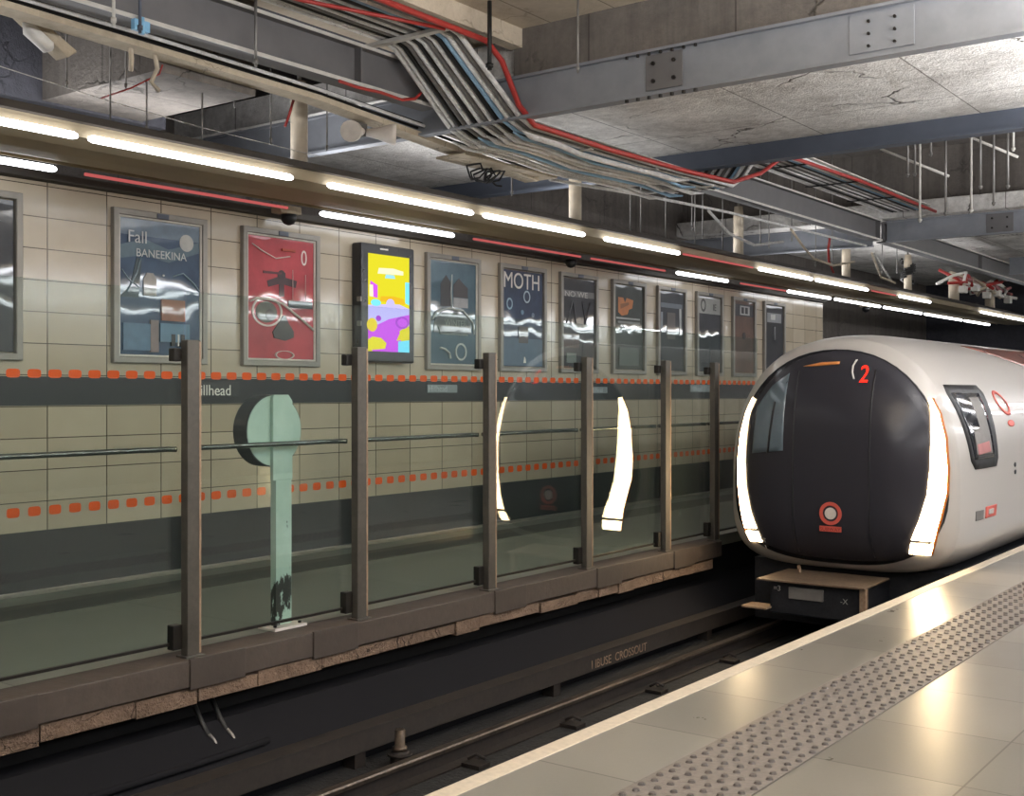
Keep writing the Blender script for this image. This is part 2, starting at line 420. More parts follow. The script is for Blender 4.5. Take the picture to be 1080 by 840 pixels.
# rounded end of the coping
MB().prism([(-5.98, 11.3), (-5.71, 11.3), (-5.72, 11.42), (-5.78, 11.5), (-5.98, 11.5)], lambda a, b, d: (a, b, d), -.16, .001).build('rounded_end', M['coping'], cop, .006)

# ------------------------------------------------------------------ track
def rail(name, x, label):
    t = thing(name, (x, 10, -.9), label, 'rail')
    MB().extr_y([(x-.035, -.785), (x+.035, -.785), (x+.036, -.762), (x+.028, -.752), (x-.028, -.752), (x-.036, -.762)], -4, 33).build('rail_head', M['rail'], t)
    MB().extr_y([(x-.07, -.9), (x+.07, -.9), (x+.07, -.888), (x+.012, -.87), (x+.01, -.785), (x-.01, -.785), (x-.012, -.87), (x-.07, -.888)], -4, 33).build('rail_web', M['rail_side'], t)
    return t
rl = rail('running_rail', -5.02, 'worn running rail on the side nearer the far platform, catching brown light')
for y in (4.1, 6.13, 7.29, 8.54, 9.89):
    MB().box(-4.95, -4.80, y - .06, y + .06, -.9, -.872).tube([(-4.94, y, -.86), (-4.89, y + .03, -.83), (-4.83, y + .05, -.855)], .011, 6).build('rail_clip', M['rail_side'], rl)
rail('running_rail', -3.70, 'running rail hidden close under the near platform edge')
cb = MB().box(-5.59, -5.46, -4, 33, -.80, -.655)
cbt = thing('conductor_rail', (-5.5, 8, -.9), 'brown conductor rail guard board with worn lettering beside the dark bench', 'rail')
cb.build('guard_board', M['board'], cbt, .006)
MB().box(-5.60, -5.45, -4, 33, -.655, -.645).build('top_edge', M['board'], cbt)
for y in (3.2, 5.6, 7.9, 10.6): MB().box(-5.58, -5.47, y, y + .1, -.9, -.80).build('bracket', M['rail_side'], cbt)
text('I IBUSE  CROSSOUT', 'lettering', M['tan'], cbt, (-5.4595, 8.45, -.775), .105, 'x', 1.02)
ins = thing('rail_insulator', (-5.3, 5.85, -.9), 'small rusty insulator pot standing alone between the guard board and the rail', 'insulator')
MB().tube([(-5.3, 5.85, -.9), (-5.3, 5.85, -.80)], [.07, .06], 14).tube([(-5.3, 5.85, -.83), (-5.3, 5.85, -.815)], .085, 14).build('base', M['rail_side'], ins)
MB().tube([(-5.3, 5.85, -.80), (-5.3, 5.85, -.775), (-5.3, 5.85, -.774), (-5.3, 5.85, -.66)], [.05, .05, .035, .035], 12).box(-5.315, -5.285, 5.86, 5.895, -.72, -.67).build('pin', M['rail'], ins)
jp = thing('jumper_cables', (-5.72, 4.72, -.62), 'pair of black jumper cables with silver hooks hanging on the dark bench', 'cable')
for y in (4.66, 4.80):
    MB().tube([(-5.93, y - .02, -.3), (-5.86, y, -.44), (-5.79, y, -.52)], .016, 8).build('cable', M['cable_dark'], jp)
    MB().tube([(-5.79, y, -.50), (-5.755, y + .01, -.53), (-5.73, y + .02, -.58), (-5.72, y + .012, -.60)], .010, 8).build('hook', M['rod'], jp)
solo(MB().tube([(-5.62, 2.2, -.60), (-5.63, 3.7, -.595), (-5.63, 4.5, -.595), (-5.64, 5.0, -.59)], .022, 8), 'bench_pipe', M['bench'], 'thin dark pipe lying along the foot of the bench below the jumper cables', 'pipe')

# ------------------------------------------------------------------ light rafts
def raft(xr, xl, y0, y1, upper, lower, label, cat='light fitting', lit='tube'):
    xm = (xr + xl) / 2
    t = thing('light_raft', (xm, (y0 + y1) / 2, 3.3), label, cat)
    pr = [(xr - .04, 3.42), (xr - .045, 3.385), (xr - .12, 3.345), (xm + .25, 3.305), (xm, 3.295), (xm - .25, 3.305), (xl + .09, 3.34), (xl - .02, 3.375), (xl - .03, 3.42)]
    MB().extr_y(pr, y0, y1).build('casing', M['hull'], t)
    MB().box(xr - .046, xr - .04, y0, y1, 3.33, 3.40).box(xl + .034, xl + .04, y0, y1, 3.325, 3.38).build('tube_lip', M['hull'], t)
    MB().box(xl + .05, xr + .02, y0, y1, 3.42, 3.47).build('top_tray', M['raft_dark'], t)
    for x, lst in ((xr, upper), (xl, lower)):
        for a, b, c in lst:
            m = M[lit] if c == 'w' else M['tube_red']
            z = 3.322 if x == xr else 3.292
            MB().tube([(x, a, z), (x, a + .03, z), (x, b - .03, z), (x, b, z)], [.016, .026, .026, .016] if c == 'w' else .013, 10).build('tube_lamp', m, t)
    return t
UP = [(-3.8, -1.95, 'w'), (-1.85, .0, 'w'), (.1, 2.2, 'w'), (2.4, 4.6, 'w'), (4.69, 6.54, 'w'), (6.94, 8.87, 'w'), (9.04, 10.83, 'w'), (11.25, 12.99, 'w'), (13.1, 15.1, 'r'), (15.3, 17.2, 'w'), (17.35, 19.6, 'w'), (19.8, 21.0, 'r'), (21.2, 23.0, 'w'), (26.5, 28.4, 'w'), (28.6, 30.6, 'w')]
LO = [(-3.8, -1.95, 'w'), (-1.85, .0, 'w'), (.1, 2.6, 'w'), (2.8, 5.1, 'w'), (5.35, 7.45, 'r'), (7.87, 9.85, 'w'), (10.2, 12.35, 'r'), (12.6, 14.5, 'r'), (14.84, 16.45, 'w'), (16.9, 18.6, 'r'), (18.7, 20.6, 'w'), (20.8, 23.2, 'w'), (23.4, 25.8, 'w'), (26.0, 28.8, 'w'), (29.0, 31.2, 'w')]
raft(-7.09, -8.14, -4, 31.8, UP, LO, 'long khaki light raft with white and red tubes hanging over the far platform')
W = [(-3.5 + i * 2.1, -1.6 + i * 2.1, 'w') for i in range(17)]
raft(-.05, -1.0, -3.8, 33, W, W, 'light raft with white tubes over the near platform, out of the picture overhead', lit='tube_near')
raft(4.1, 3.0, -3.8, 33, W, W, 'second light raft behind the viewer, mirrored in the glazed wall', lit='tube_near')
for i, (y, lab) in enumerate(((7.11, 'cream hanger post nearest the viewer, above the raft left of the cable tray'), (11.45, 'second cream hanger post from the left, below the beige end of the cable trunking'),
                (15.75, 'third cream hanger post from the left, in front of the blue grey beam'), (20.0, 'fourth cream hanger post from the left, beside loose hanging cables'),
                (23.3, 'fifth cream hanger post wrapped in dark and cream cables'))):
    t = thing('hanger_post', (-7.62, y, 3.47), lab, 'post', 'cream hanger posts over the light raft')
    MB().tube([(-7.62, y, 3.47), (-7.62, y, 4.16), (-7.62, y, 4.3)], [.075, .075, .06], 14).build('sleeve', M['post_cream'], t)
    MB().box(-7.73, -7.51, y - .1, y + .1, 3.465, 3.485).build('foot_plate', M['raft_dark'], t, .004)
    MB().tube([(-7.62, y, 4.3), (-7.62, y, 5.19 if y < 8 else (4.33 if y < 12 else (5.62 if y < 19 else 4.63)))], .018, 8).build('rod', M['rod'], t)
# small cameras under the raft
for i, (y, lab) in enumerate(((7.62, 'small dark dome camera under the raft above the red poster'), (12.4, 'small dark dome camera under the raft, right of the lettered navy poster'),
                              (22.9, 'small camera under the raft near its far end'))):
    t = thing('dome_camera', (-8.33, y, 3.3), lab, 'camera', 'cameras under the light raft')
    MB().box(-8.40, -8.26, y - .14, y + .12, 3.27, 3.345).build('bracket', M['tray_beige'] if i != 1 else M['raft_dark'], t, .01)
    MB().tube([(-8.33, y + .02, 3.27), (-8.33, y + .02, 3.22), (-8.33, y + .02, 3.185), (-8.33, y + .02, 3.17)], [.075, .072, .05, .015], 14).build('dome', M['black_trim'], t)

# ------------------------------------------------------------------ steel beams
def ibeam_poly(c, z0, z1, fw=.1, ft=.022, wt=.012):
    return [(c - fw, z0), (c + fw, z0), (c + fw, z0 + ft), (c + wt, z0 + ft), (c + wt, z1 - ft), (c + fw, z1 - ft), (c + fw, z1), (c - fw, z1), (c - fw, z1 - ft), (c - wt, z1 - ft), (c - wt, z0 + ft), (c - fw, z0 + ft)]
def girder(y0, y1, label, xg=-6.75, stiff=()):
    t = thing('steel_girder', (xg, (y0 + y1) / 2, 4.07), label, 'girder')
    MB().extr_y(ibeam_poly(xg, 4.07, 4.41, .09), y0, y1).build('girder_web', M['beam_web'], t)
    MB().box(xg + .085, xg + .095, y0, y1, 4.068, 4.096).build('flange_highlight', M['rod_white'], t)  # white strips paint the highlights along the flange edges
    MB().box(xg + .085, xg + .095, y0, y1, 4.386, 4.412).build('upper_flange_highlight', M['rod_white'], t)
    for y in stiff: MB().box(xg + .012, xg + .085, y - .008, y + .008, 4.092, 4.388).build('stiffener', M['beam_web'], t)
    return t
girder(-3.9, 7.84, 'grey steel girder running along the track at upper left, ending behind the sloping cables', stiff=(6.9,))
girder(12.1, 19.08, 'grey steel girder along the track in the middle bay, ending at the pale cross beam', stiff=(19.0,))
girder(19.32, 33.5, 'farthest grey steel girder along the track, above the end of the light raft', stiff=(19.5, 25))
def cross(yc, z0, z1, x0, x1, mat, label, fw=.1):
    t = thing('cross_beam', ((x0 + x1) / 2, yc, z0), label, 'beam')
    MB().extr_x(ibeam_poly(yc, z0, z1, fw), x0, x1).build('beam_web', mat, t)
    return t
b1 = cross(7.95, 3.88, 4.24, -10.55, 5.9, M['beam'], 'large grey steel cross beam with a bolted splice plate, nearest the viewer', .055)
def splice(parent, xa, xb, y, z0, z1, nb):
    p = MB().box(xa, xb, y - .012, y, z0, z1).build('splice_plate', M['beam_web'], parent, .003)
    for i in range(2):
        for z in (z0 + .07, z1 - .07):
            x = xa + (xb - xa) * (.22 + .56 * i)
            MB().disc((x, y - .03, z), .016, 'y', .02, 6).build('bolt', M['bolt'], p)
    return p
p = splice(b1, -4.62, -4.30, 7.937, 3.925, 4.2, 4)
for i in range(7):
    x = -4.78 + i * .1
    MB().disc((x, 7.91, 3.858), .017, 'z', .024, 6).build('bolt', M['bolt'], p)
    if i != 9: MB().disc((x, 7.91, 4.198), .014, 'z', .024, 6).build('bolt', M['bolt'], p)
p = MB().box(-3.0, -2.55, 7.928, 7.937, 3.93, 4.2).build('splice_plate', M['beam'], b1, .003)
for i in range(3):
    for x in (-2.86, -2.68): MB().disc((x, 7.912, 3.97 + i * .085), .011, 'y', .018, 6).build('bolt', M['bolt'], p)
for x, l in ((-5.45, .12), (-5.15, .2)):
    pass
b2 = cross(11.95, 4.11, 4.36, -10.55, 5.9, M['beam_dark'], 'dark blue grey steel cross beam under the far edge of the cracked slab', .08)
b3 = cross(19.2, 4.05, 4.40, -6.62, 5.9, M['beam'], 'pale grey steel cross beam at the back of the middle bay, right of the girder', .06)
splice(b3, -5.05, -4.65, 19.187, 4.08, 4.37, 4)
b4 = cross(19.2, 4.0, 4.36, -10.55, -6.86, M['beam'], 'grey steel cross beam at the back of the middle bay, left of the girder', .06)
cross(26.5, 4.1, 4.45, -6.5, 5.9, M['beam'], 'farthest grey cross beam over the train', .06)

# ------------------------------------------------------------------ cables, trays, pipes
def path(x, dz=0., dx=0.):
    return [(x, -3, 4.47 + dz), (x, 7.05, 4.47 + dz), (x + dx * .2, 7.2, 4.43 + dz), (x + dx, 7.92, 3.90 + dz), (x + dx, 8.1, 3.845 + dz), (x + dx, 10, 3.845 + dz), (x + dx, 11.9, 3.88 + dz), (x, 12.35, 4.05 + dz), (x, 12.9, 4.5 + dz), (x, 14, 4.53 + dz), (x, 19.05, 4.53 + dz)]
kinds = [('white', 'cable_white', .022), ('white', 'cable_white', .018), ('black', 'cable_dark', .02), ('grey', 'cable_grey', .022), ('white', 'cable_white', .022), ('black', 'cable_dark', .018), ('white', 'cable_white', .022), ('grey', 'cable_grey', .02), ('white', 'cable_white', .02), ('black', 'cable_dark', .022), ('blue grey', 'cable_blue', .022), ('white', 'cable_white', .022), ('grey', 'cable_grey', .018), ('white', 'cable_white', .022)]
for i, (cn, mk, r) in enumerate(kinds):
    x = -6.58 + i * .0515
    pts = []
    for p in path(x, 0, (x + 6.58) * .12): pts.append((p[0], p[1], p[2]))
    out = []
    for a, b in zip(pts, pts[1:]):
        m = max(1, int(abs(b[1] - a[1]) / .5))
        for k in range(m):
            t_ = k / m; jx = 0 if k == 0 and a[1] < 8 else rnd.uniform(-.003, .003)
            out.append((a[0] + (b[0] - a[0]) * t_ + jx, a[1] + (b[1] - a[1]) * t_, a[2] + (b[2] - a[2]) * t_ + (rnd.uniform(-.004, .004) if k else 0)))
    out.append(pts[-1])
    solo(MB().tube(out, r, 8), 'power_cable', M[mk], f'dusty {cn} power cable in the bundle stepping down under the near cross beam', 'cable', f'{cn} power cables on the tray')
# dusty cables lying loosely over the low part of the tray
for i in range(9):
    x0 = -6.62 + i * .09; mk, cn = (('cable_white', 'white'), ('cable_white', 'white'), ('cable_white', 'white'), ('cable_blue', 'blue grey'))[i % 4]
    pts = [(x0 + .05 * math.sin(k * 1.3 + i * .12), 8.15 + k * .42 + rnd.uniform(-.02, .02), 3.772 + rnd.uniform(-.008, .008)) for k in range(9 - (i % 3))]
    solo(MB().tube([(pts[0][0], 8.0, 3.80)] + pts + [(pts[-1][0], pts[-1][1] + .3, 3.81)], [.008] + [rnd.uniform(.016, .027)] * len(pts) + [.008], 8), 'slack_cable', M[mk], f'slack dusty {cn} cable lying under the low tray beneath the cracked slab', 'cable', f'slack {cn} cables under the slab')
tr = thing('cable_tray', (-6.25, 7.1, 4.5), 'wide dusty cable tray above the cables, stepping down before the near cross beam', 'cable tray')
MB().box(-6.62, -5.88, -3, 7.05, 4.51, 4.525).build('upper_sheet', M['tray'], tr)
MB().box(-6.64, -5.84, 8.12, 11.6, 3.905, 3.911).build('lower_sheet', M['tray'], tr)
MB().box(-6.62, -5.88, 12.95, 19.1, 4.57, 4.585).build('far_sheet', M['tray'], tr)
MB().box(-6.9, -5.85, 7.0, 7.06, 4.415, 4.445).build('end_angle', M['rod_white'], tr)
for y in (9.0, 10.2, 11.4): MB().box(-6.66, -5.82, y, y + .05, 3.804, 3.815).build('rung', M['rod_white'], tr)
for y in (2.0, 3.6, 5.2, 14.2, 15.8, 17.4): MB().box(-6.62, -5.86, y, y + .05, 4.42 if y < 8 else 4.485, 4.435 if y < 8 else 4.498).build('rung', M['cable_dark'] if y > 8 else M['rod_white'], tr)
solo(MB().tube([(-5.77, 1, 4.42), (-5.77, 6.1, 4.40), (-5.775, 7.4, 4.40), (-5.77, 7.6, 4.28), (-5.77, 7.83, 3.97), (-5.77, 8.05, 3.845), (-5.775, 9.3, 3.835), (-5.77, 10.8, 3.86), (-5.77, 11.8, 3.90), (-5.77, 12.5, 4.1), (-5.775, 13.2, 4.42), (-5.775, 15.6, 4.47), (-5.775, 19.0, 4.46)], .024, 10),
     'red_pipe', M['red_pipe'], 'long red pipe following the right edge of the cable tray down under the beam', 'pipe')
solo(MB().tube([(-6.635, 7.3, 4.425), (-6.635, 7.5, 4.40), (-6.635, 7.6, 4.30), (-6.635, 7.6, 4.16), (-6.635, 7.52, 4.09), (-6.635, 7.35, 4.045), (-6.635, 7.1, 4.055), (-6.635, 6.8, 4.04), (-6.638, 6.62, 4.05)], .014, 8),
     'red_conduit', M['red_pipe'], 'thin red conduit looping down across the grey girder at upper left', 'conduit')
solo(MB().tube([(-6.45, 5.0, 4.39), (-6.2, 5.9, 4.395), (-6.0, 6.5, 4.40), (-5.83, 6.95, 4.395)], .016, 8), 'red_conduit', M['red_pipe'], 'red conduit above the girder joining the red pipe from the left', 'conduit')
# trunking under the girder
tk = thing('cable_trunking', (-7.02, 5, 3.98), 'beige cable trunking slung below the girder at upper left, ending above the second hanger post', 'trunking')
MB().add([(-7.1, 3.2, 4.06), (-6.93, 3.2, 4.06), (-7.1, 6.7, 4.0), (-6.93, 6.7, 4.0), (-7.1, 9.75, 3.80), (-6.93, 9.75, 3.80)] + [(-7.1, 3.2, 4.02), (-6.93, 3.2, 4.02), (-7.1, 6.7, 3.955), (-6.93, 6.7, 3.955), (-7.1, 9.75, 3.74), (-6.93, 9.75, 3.74)],
         [(0, 1, 3, 2), (2, 3, 5, 4), (6, 8, 9, 7), (8, 10, 11, 9), (1, 7, 9, 3), (3, 9, 11, 5), (0, 2, 8, 6), (2, 4, 10, 8), (0, 6, 7, 1), (4, 5, 11, 10)]).build('trough', M['tray_beige'], tk)
MB().box(-7.16, -6.8, 8.4, 9.9, 3.775, 3.80).build('end_box', M['tray_beige'], tk, .01)
for k, (dx, dz, mk) in enumerate(((-.03, .03, 'cable_dark'), (.05, .035, 'cable_white'), (.02, .06, 'cable_dark'))):
    MB().tube([(-6.95 + dx, 3, 4.06 + dz * .6), (-6.95 + dx, 5, 4.05 + dz * .5), (-6.95 + dx, 6.7, 4.01 + dz * .6), (-6.95 + dx, 8, 3.93 + dz), (-6.95 + dx, 10, 3.80 + dz)], .014, 8).build('cable', M[mk], tk)
solo(MB().tube([(-6.92, 9.93, 3.78), (-7.0, 12, 3.90), (-6.95, 14, 3.95), (-6.95, 16, 3.98), (-6.9, 19, 4.0)], .018, 8), 'loose_cable', M['cable_white'], 'pale loose cable running on from the trunking below the middle girder', 'cable')
rc = random.Random(5); coil = [(-7.0 + .10 * math.cos(a * 1.1) + rc.uniform(-.03, .03), 8.75 + a * .013 + rc.uniform(-.05, .05), 3.69 + .07 * math.sin(a * 1.1) + rc.uniform(-.02, .02)) for a in range(0, 34)]
solo(MB().tube(coil, .010, 6), 'cable_coil', M['cable_dark'], 'tangled dark cable coil under the beige end of the trunking', 'cable')
# thin suspension wire over the raft
solo(MB().tube([(-7.5, 2.5, 3.87), (-7.5, 4.286, 3.791), (-7.5, 5.14, 3.722), (-7.5, 5.98, 3.68), (-7.5, 7.3, 3.655)], .0035, 6), 'stay_wire', M['rod_white'], 'thin pale stay wire sloping above the raft at left', 'wire')
solo(MB().tube([(-7.5, 5.06, 3.73), (-7.3, 5.18, 3.80), (-7.14, 5.3, 3.90), (-7.13, 5.32, 3.97)], .006, 6), 'stay_wire', M['red_pipe'], 'short reddish wire rising from the stay wire to the trunking at left', 'wire')
def rod(x, y, za, zb, group, label, mat='rod', r=.012):
    t = thing('hanger_rod', (x, y, zb), label, 'rod', group)
    MB().tube([(x, y, zb), (x, y, za)], r, 6).build('rod', M[mat], t)
    MB().tube([(x, y, zb + .02), (x, y, zb + .05)], r * 1.7, 6).build('nut', M[mat], t)
for i, (y, za, zb) in enumerate([(4.72, 4.2, 3.72), (5.07, 4.02, 3.41), (5.2, 4.21, 3.8), (5.38, 4.12, 3.52), (5.89, 4.16, 3.44), (6.21, 4.18, 3.87), (6.35, 4.16, 4.0), (6.59, 4.11, 3.64), (7.23, 4.14, 3.69)]):
    rod(-7.4, y, 3.925 if 5.27 < y < 6.2 else 5.2, zb, 'rods above the raft at left', 'thin steel rod hanging above the raft left of the cable tray', 'rod', .007)
for i, (y, za, zb) in enumerate([(9.92, 3.78, 3.66), (12.33, 3.97, 3.47), (12.58, 4.0, 3.47), (13.2, 4.02, 3.5), (13.91, 4.15, 3.74), (13.99, 3.91, 3.47), (14.21, 4.25, 3.65), (14.8, 4.07, 3.47), (16.02, 4.33, 3.73), (16.32, 4.25, 3.73), (17.15, 4.21, 3.92), (18.1, 4.2, 3.6), (18.8, 4.2, 3.7), (21.2, 4.3, 3.75), (22.0, 4.3, 3.8)]):
    rod(-7.4, y, 4.32 if y < 12 else (5.6 if y < 19 else 4.62), zb, 'rods above the raft beyond the slab', 'thin pale rod hanging above the raft beyond the cracked slab', 'rod', .009)
for i, (x, za, zb) in enumerate([(-5.4, 5.21, 4.6), (-5.3, 5.05, 4.6), (-5.23, 5.07, 3.95), (-4.88, 5.02, 4.01), (-4.54, 5.02, 4.02), (-4.25, 5.07, 4.09), (-4.07, 5.09, 4.3), (-4.0, 5.04, 4.79), (-4.42, 5.03, 4.33), (-5.08, 5.01, 4.85)]):
    rod(x, 16.5, 5.6, zb, 'rods hanging in the middle bay', 'thin steel rod hanging in the bay in front of the panelled back wall', 'rod_white' if i in (2, 4, 7) else 'rod', .016)
rod(-5.65, 7.28, 4.66, 4.12, 'dark rods by the cable slope', 'dark square rod hanging in front of the sloping cables', 'cable_dark', .018)
rod(-5.0, 7.55, 4.66, 4.05, 'dark rods by the cable slope', 'thin grey rod hanging in front of the near cross beam', 'rod', .008)
for y, m in ((4.56, 'rod_white'), (4.76, 'beam_dark'), (5.75, 'rod')):
    t = rod(-6.62, y, 4.51, 3.97, 'hangers on the girder at left', 'short hanger passing in front of the girder at upper left', m, .012)
for (a, b, lab) in (((-5.75, 16.4, 5.02), (-4.95, 16.9, 4.62), 'pale slanting brace in the middle bay, the one on the left'), ((-5.0, 17.4, 5.35), (-4.25, 17.8, 4.95), 'pale slanting brace in the middle bay, the one on the right')):
    t = thing('brace_bar', a, lab, 'brace', 'slanting braces in the middle bay'); MB().tube([a, b], .02, 6).build('bar', M['rod_white'], t)
    MB().tube([(a[0], a[1], a[2]), (a[0], a[1], 5.6)], .012, 6).build('drop', M['rod'], t)
# floodlight and loudspeakers under the trunking
fl = thing('floodlight', (-7.3, 4.45, 4.0), 'beige floodlight with a white oval lens hanging at the top left corner', 'floodlight')
MB().add([(-7.32, 4.22, 4.16), (-7.2, 4.25, 4.17), (-7.2, 4.68, 3.93), (-7.32, 4.66, 3.915), (-7.34, 4.22, 4.12), (-7.22, 4.24, 4.12), (-7.22, 4.62, 3.88), (-7.34, 4.6, 3.87)],
         [(0, 1, 2, 3), (4, 7, 6, 5), (0, 4, 5, 1), (1, 5, 6, 2), (2, 6, 7, 3), (3, 7, 4, 0)]).build('housing', M['tray_beige'], fl, .008)
MB().tube([(-7.27, 4.33, 4.06), (-7.27, 4.36, 4.02), (-7.27, 4.50, 3.935), (-7.27, 4.53, 3.93)], [.02, .055, .055, .02], 12).build('lens', M['white'], fl)
MB().tube([(-7.27, 4.22, 4.15), (-7.2, 4.15, 4.22), (-7.15, 4.1, 4.3)], .012, 6).build('cable', M['cable_dark'], fl)
hs = thing('horn_speaker', (-7.1, 7.2, 3.97), 'pair of cream horn loudspeakers below the girder, right of the first hanger post', 'loudspeaker')
for (a, b) in (((-7.0, 7.25, 3.81), (-6.87, 6.98, 3.75)), ((-7.0, 7.3, 3.81), (-6.82, 7.48, 3.80))):
    A, B = Vector(a), Vector(b)
    MB().tube([A, A.lerp(B, .4), A.lerp(B, .8), B], [.03, .05, .085, .09], 14).build('horn', M['white_metal'], hs)
MB().box(-7.16, -7.04, 7.2, 7.36, 3.79, 3.90).build('bracket', M['cable_grey'], hs, .006)
MB().tube([(-7.3, 6.75, 4.03), (-7.32, 6.72, 3.9), (-7.35, 6.7, 3.8)], .012, 6).build('conduit', M['red_pipe'], hs)
solo(MB().box(-6.66, -6.62, 4.72, 4.84, 3.99, 4.06).tube([(-6.63, 4.78, 3.97), (-6.63, 4.78, 4.08)], .02, 8), 'junction_box', M['blue'], 'small pale blue box clipped to the girder flange at upper left', 'box')
# loose cables near the fourth post
for pts, m, lab in (([(-7.0, 16.2, 3.97), (-7.1, 16.9, 3.78), (-7.15, 17.4, 3.66), (-7.15, 18.2, 3.62), (-7.1, 19.0, 3.75)], 'post_cream', 'cream cable sagging from the third hanger post'),
                    ([(-7.0, 13.6, 3.92), (-7.2, 14.6, 3.75), (-7.3, 15.6, 3.7), (-7.3, 16.6, 3.85)], 'cable_white', 'thin pale cable dipping left of the third hanger post'),
                    ([(-7.2, 20.1, 4.0), (-7.3, 20.6, 3.85), (-7.35, 21.0, 3.66), (-7.3, 21.6, 3.60)], 'post_cream', 'cream cable drooping beside the fourth hanger post'),
                    ([(-7.2, 20.2, 4.02), (-7.3, 21.0, 3.8), (-7.35, 21.6, 3.62)], 'cable_white', 'pale cable end drooping right of the fourth hanger post'),
                    ([(-7.2, 18.2, 4.1), (-7.25, 18.25, 3.9), (-7.3, 18.4, 3.72), (-7.3, 18.6, 3.55)], 'red_pipe', 'short red cable end hanging left of the fourth hanger post')):
    solo(MB().tube(pts, .02, 6), 'loose_cable', M[m], lab, 'cable')
wr = MB()
for k in range(6):
    a0 = k * 1.1
    wr.tube([(-7.62 + .13 * math.cos(a0 + j * .7), 23.3 + .16 * math.sin(a0 + j * .7), 3.72 + k * .07 + .02 * j) for j in range(8)], .022, 6)
solo(wr, 'cable_wrap', M['cable_dark'], 'dark cables wound round the fifth hanger post', 'cable')
cl = thing('cable_cluster', (-7.4, 27, 3.47), 'tangle of red and white cables round two short cream posts at the raft end', 'cables')
for y in (25.6, 28.4): MB().tube([(-7.4, y, 3.47), (-7.4, y, 4.05)], .11, 12).build('post', M['post_cream'], cl)
for pts, lab in (([(-7.0, 4.95, 4.03), (-7.05, 5.0, 3.93), (-7.1, 5.03, 3.86)], 'cream strip end dangling from the trunking at upper left, nearer the floodlight'), ([(-7.0, 5.15, 4.02), (-7.03, 5.2, 3.9), (-7.06, 5.17, 3.80), (-7.08, 5.25, 3.76)], 'bent cream strip dangling from the trunking at upper left, farther from the floodlight')):
    solo(MB().tube(pts, .018, 6), 'loose_cable', M['post_cream'], lab, 'cable')
rr = random.Random(11)
for k in range(16):
    y0 = rr.uniform(25, 29); pts = [(-7.4 + rr.uniform(-.2, .35), y0 + j * rr.uniform(.1, .35) - .4, 3.95 + .22 * math.sin(j * 1.7 + k) * rr.uniform(.4, 1.)) for j in range(6)]
    MB().tube(pts, .035, 6).build('cable', M[('red_pipe', 'white', 'pink', 'post_cream')[k % 4]], cl)
for k in range(5):
    y = 25.2 + k * .9; MB().box(-7.2, -7.05, y, y + .2, 3.65 + .1 * (k % 2), 3.8 + .1 * (k % 2)).build('connector', M['white'], cl, .02)

# ------------------------------------------------------------------ posters on the tiled wall
XW = -8.55
def pt(y0, y1, z0, z1, u, v): return (y0 + (y1 - y0) * u, z0 + (z1 - z0) * v)
def poster(y0, y1, label, pm, shapes=(), z0=1.84, z1=3.14, clip=True, inner=True, frame='frame', fw=.055):
    t = thing('framed_poster', (XW, (y0 + y1) / 2, z0), label, 'poster')
    def rect_ring(d, g0, g1):
        m = MB(); R = []
        for x, g in ((XW, g0), (XW + d - .006, g0), (XW + d, g0 + .006), (XW + d, g1 - .006), (XW + d - .006, g1), (XW, g1)):
            R += [(x, y0 + g, z0 + g), (x, y1 - g, z0 + g), (x, y1 - g, z1 - g), (x, y0 + g, z1 - g)]
        return m.add(R, [(4 * q + k, 4 * q + (k + 1) % 4, 4 * ((q + 1) % 6) + (k + 1) % 4, 4 * ((q + 1) % 6) + k) for q in range(6) for k in range(4)])
    rect_ring(.05, 0, fw).build('frame', M[frame], t)
    if inner:
        rect_ring(.036, fw - .002, fw + .018).build('inner_frame', M['frame_in'], t)
    pr = MB().box(XW, XW + .02, y0 + fw + .01, y1 - fw - .01, z0 + fw + .01, z1 - fw - .01).build('print', pm, t)
    if clip: MB().box(XW + .04, XW + .058, (y0 + y1) / 2 - .06, (y0 + y1) / 2 + .06, z1 - .05, z1 - .008).build('clip', M['beam_dark'], t, .003)
    ya, yb, za, zb = y0 + fw + .02, y1 - fw - .02, z0 + fw + .02, z1 - fw - .02
    P = lambda u, v: pt(ya, yb, za, zb, u, v)
    for i, sh in enumerate(shapes):
        kind, mat = sh[0], sh[1]; d = .0215 + .0012 * i
        if kind == 'poly': MB().extr_x([P(*q) for q in sh[2]], XW + .019, XW + d).build('poster_shape', mat, pr)
        elif kind == 'rect':
            u0, v0, u1, v1 = sh[2]; MB().extr_x([P(u0, v0), P(u1, v0), P(u1, v1), P(u0, v1)], XW + .019, XW + d).build('poster_shape', mat, pr)
        elif kind == 'disc':
            (u, v), r = sh[2], sh[3]; y, z = P(u, v); MB().disc((XW + .019, y, z), r, 'x', d - .019, 28, sh[4] if len(sh) > 4 else None).build('poster_shape', mat, pr)
        elif kind == 'ring':
            (u, v), r, w, el = sh[2:6]; y, z = P(u, v); MB().ring((XW + .019, y, z), r - w, r, 'x', d - .019, 32, el).build('poster_shape', mat, pr)
        elif kind == 'line':
            MB().tube([(XW + d, *P(*q)) for q in sh[2]], sh[3], 5).build('poster_shape', mat, pr)
        elif kind == 'text':
            y, z = P(*sh[3]); text(sh[2], 'print_lettering', mat, pr, (XW + d, y, z), sh[4], 'x', sh[5] if len(sh) > 5 else 1., .001)
    return t
def ink(h, r=.5):
    k = 'ink' + h
    if k not in M: M[k] = plain('printed ink ' + h, h, r, 0, .12, 12, 0, .4)
    return M[k]
poster(4.10, 5.05, 'framed poster cut by the left edge, dark border round a pale sheet', print_mat('charcoal print', '#26282c', '#34363a'),
       [('rect', ink('#8b857a'), (.0, .05, .80, .80)), ('rect', ink('#4a463f'), (.0, .22, .55, .5)), ('poly', ink('#54565a'), [(.1, .9), (.5, .99), (.9, .86), (.5, .93)])], inner=False)
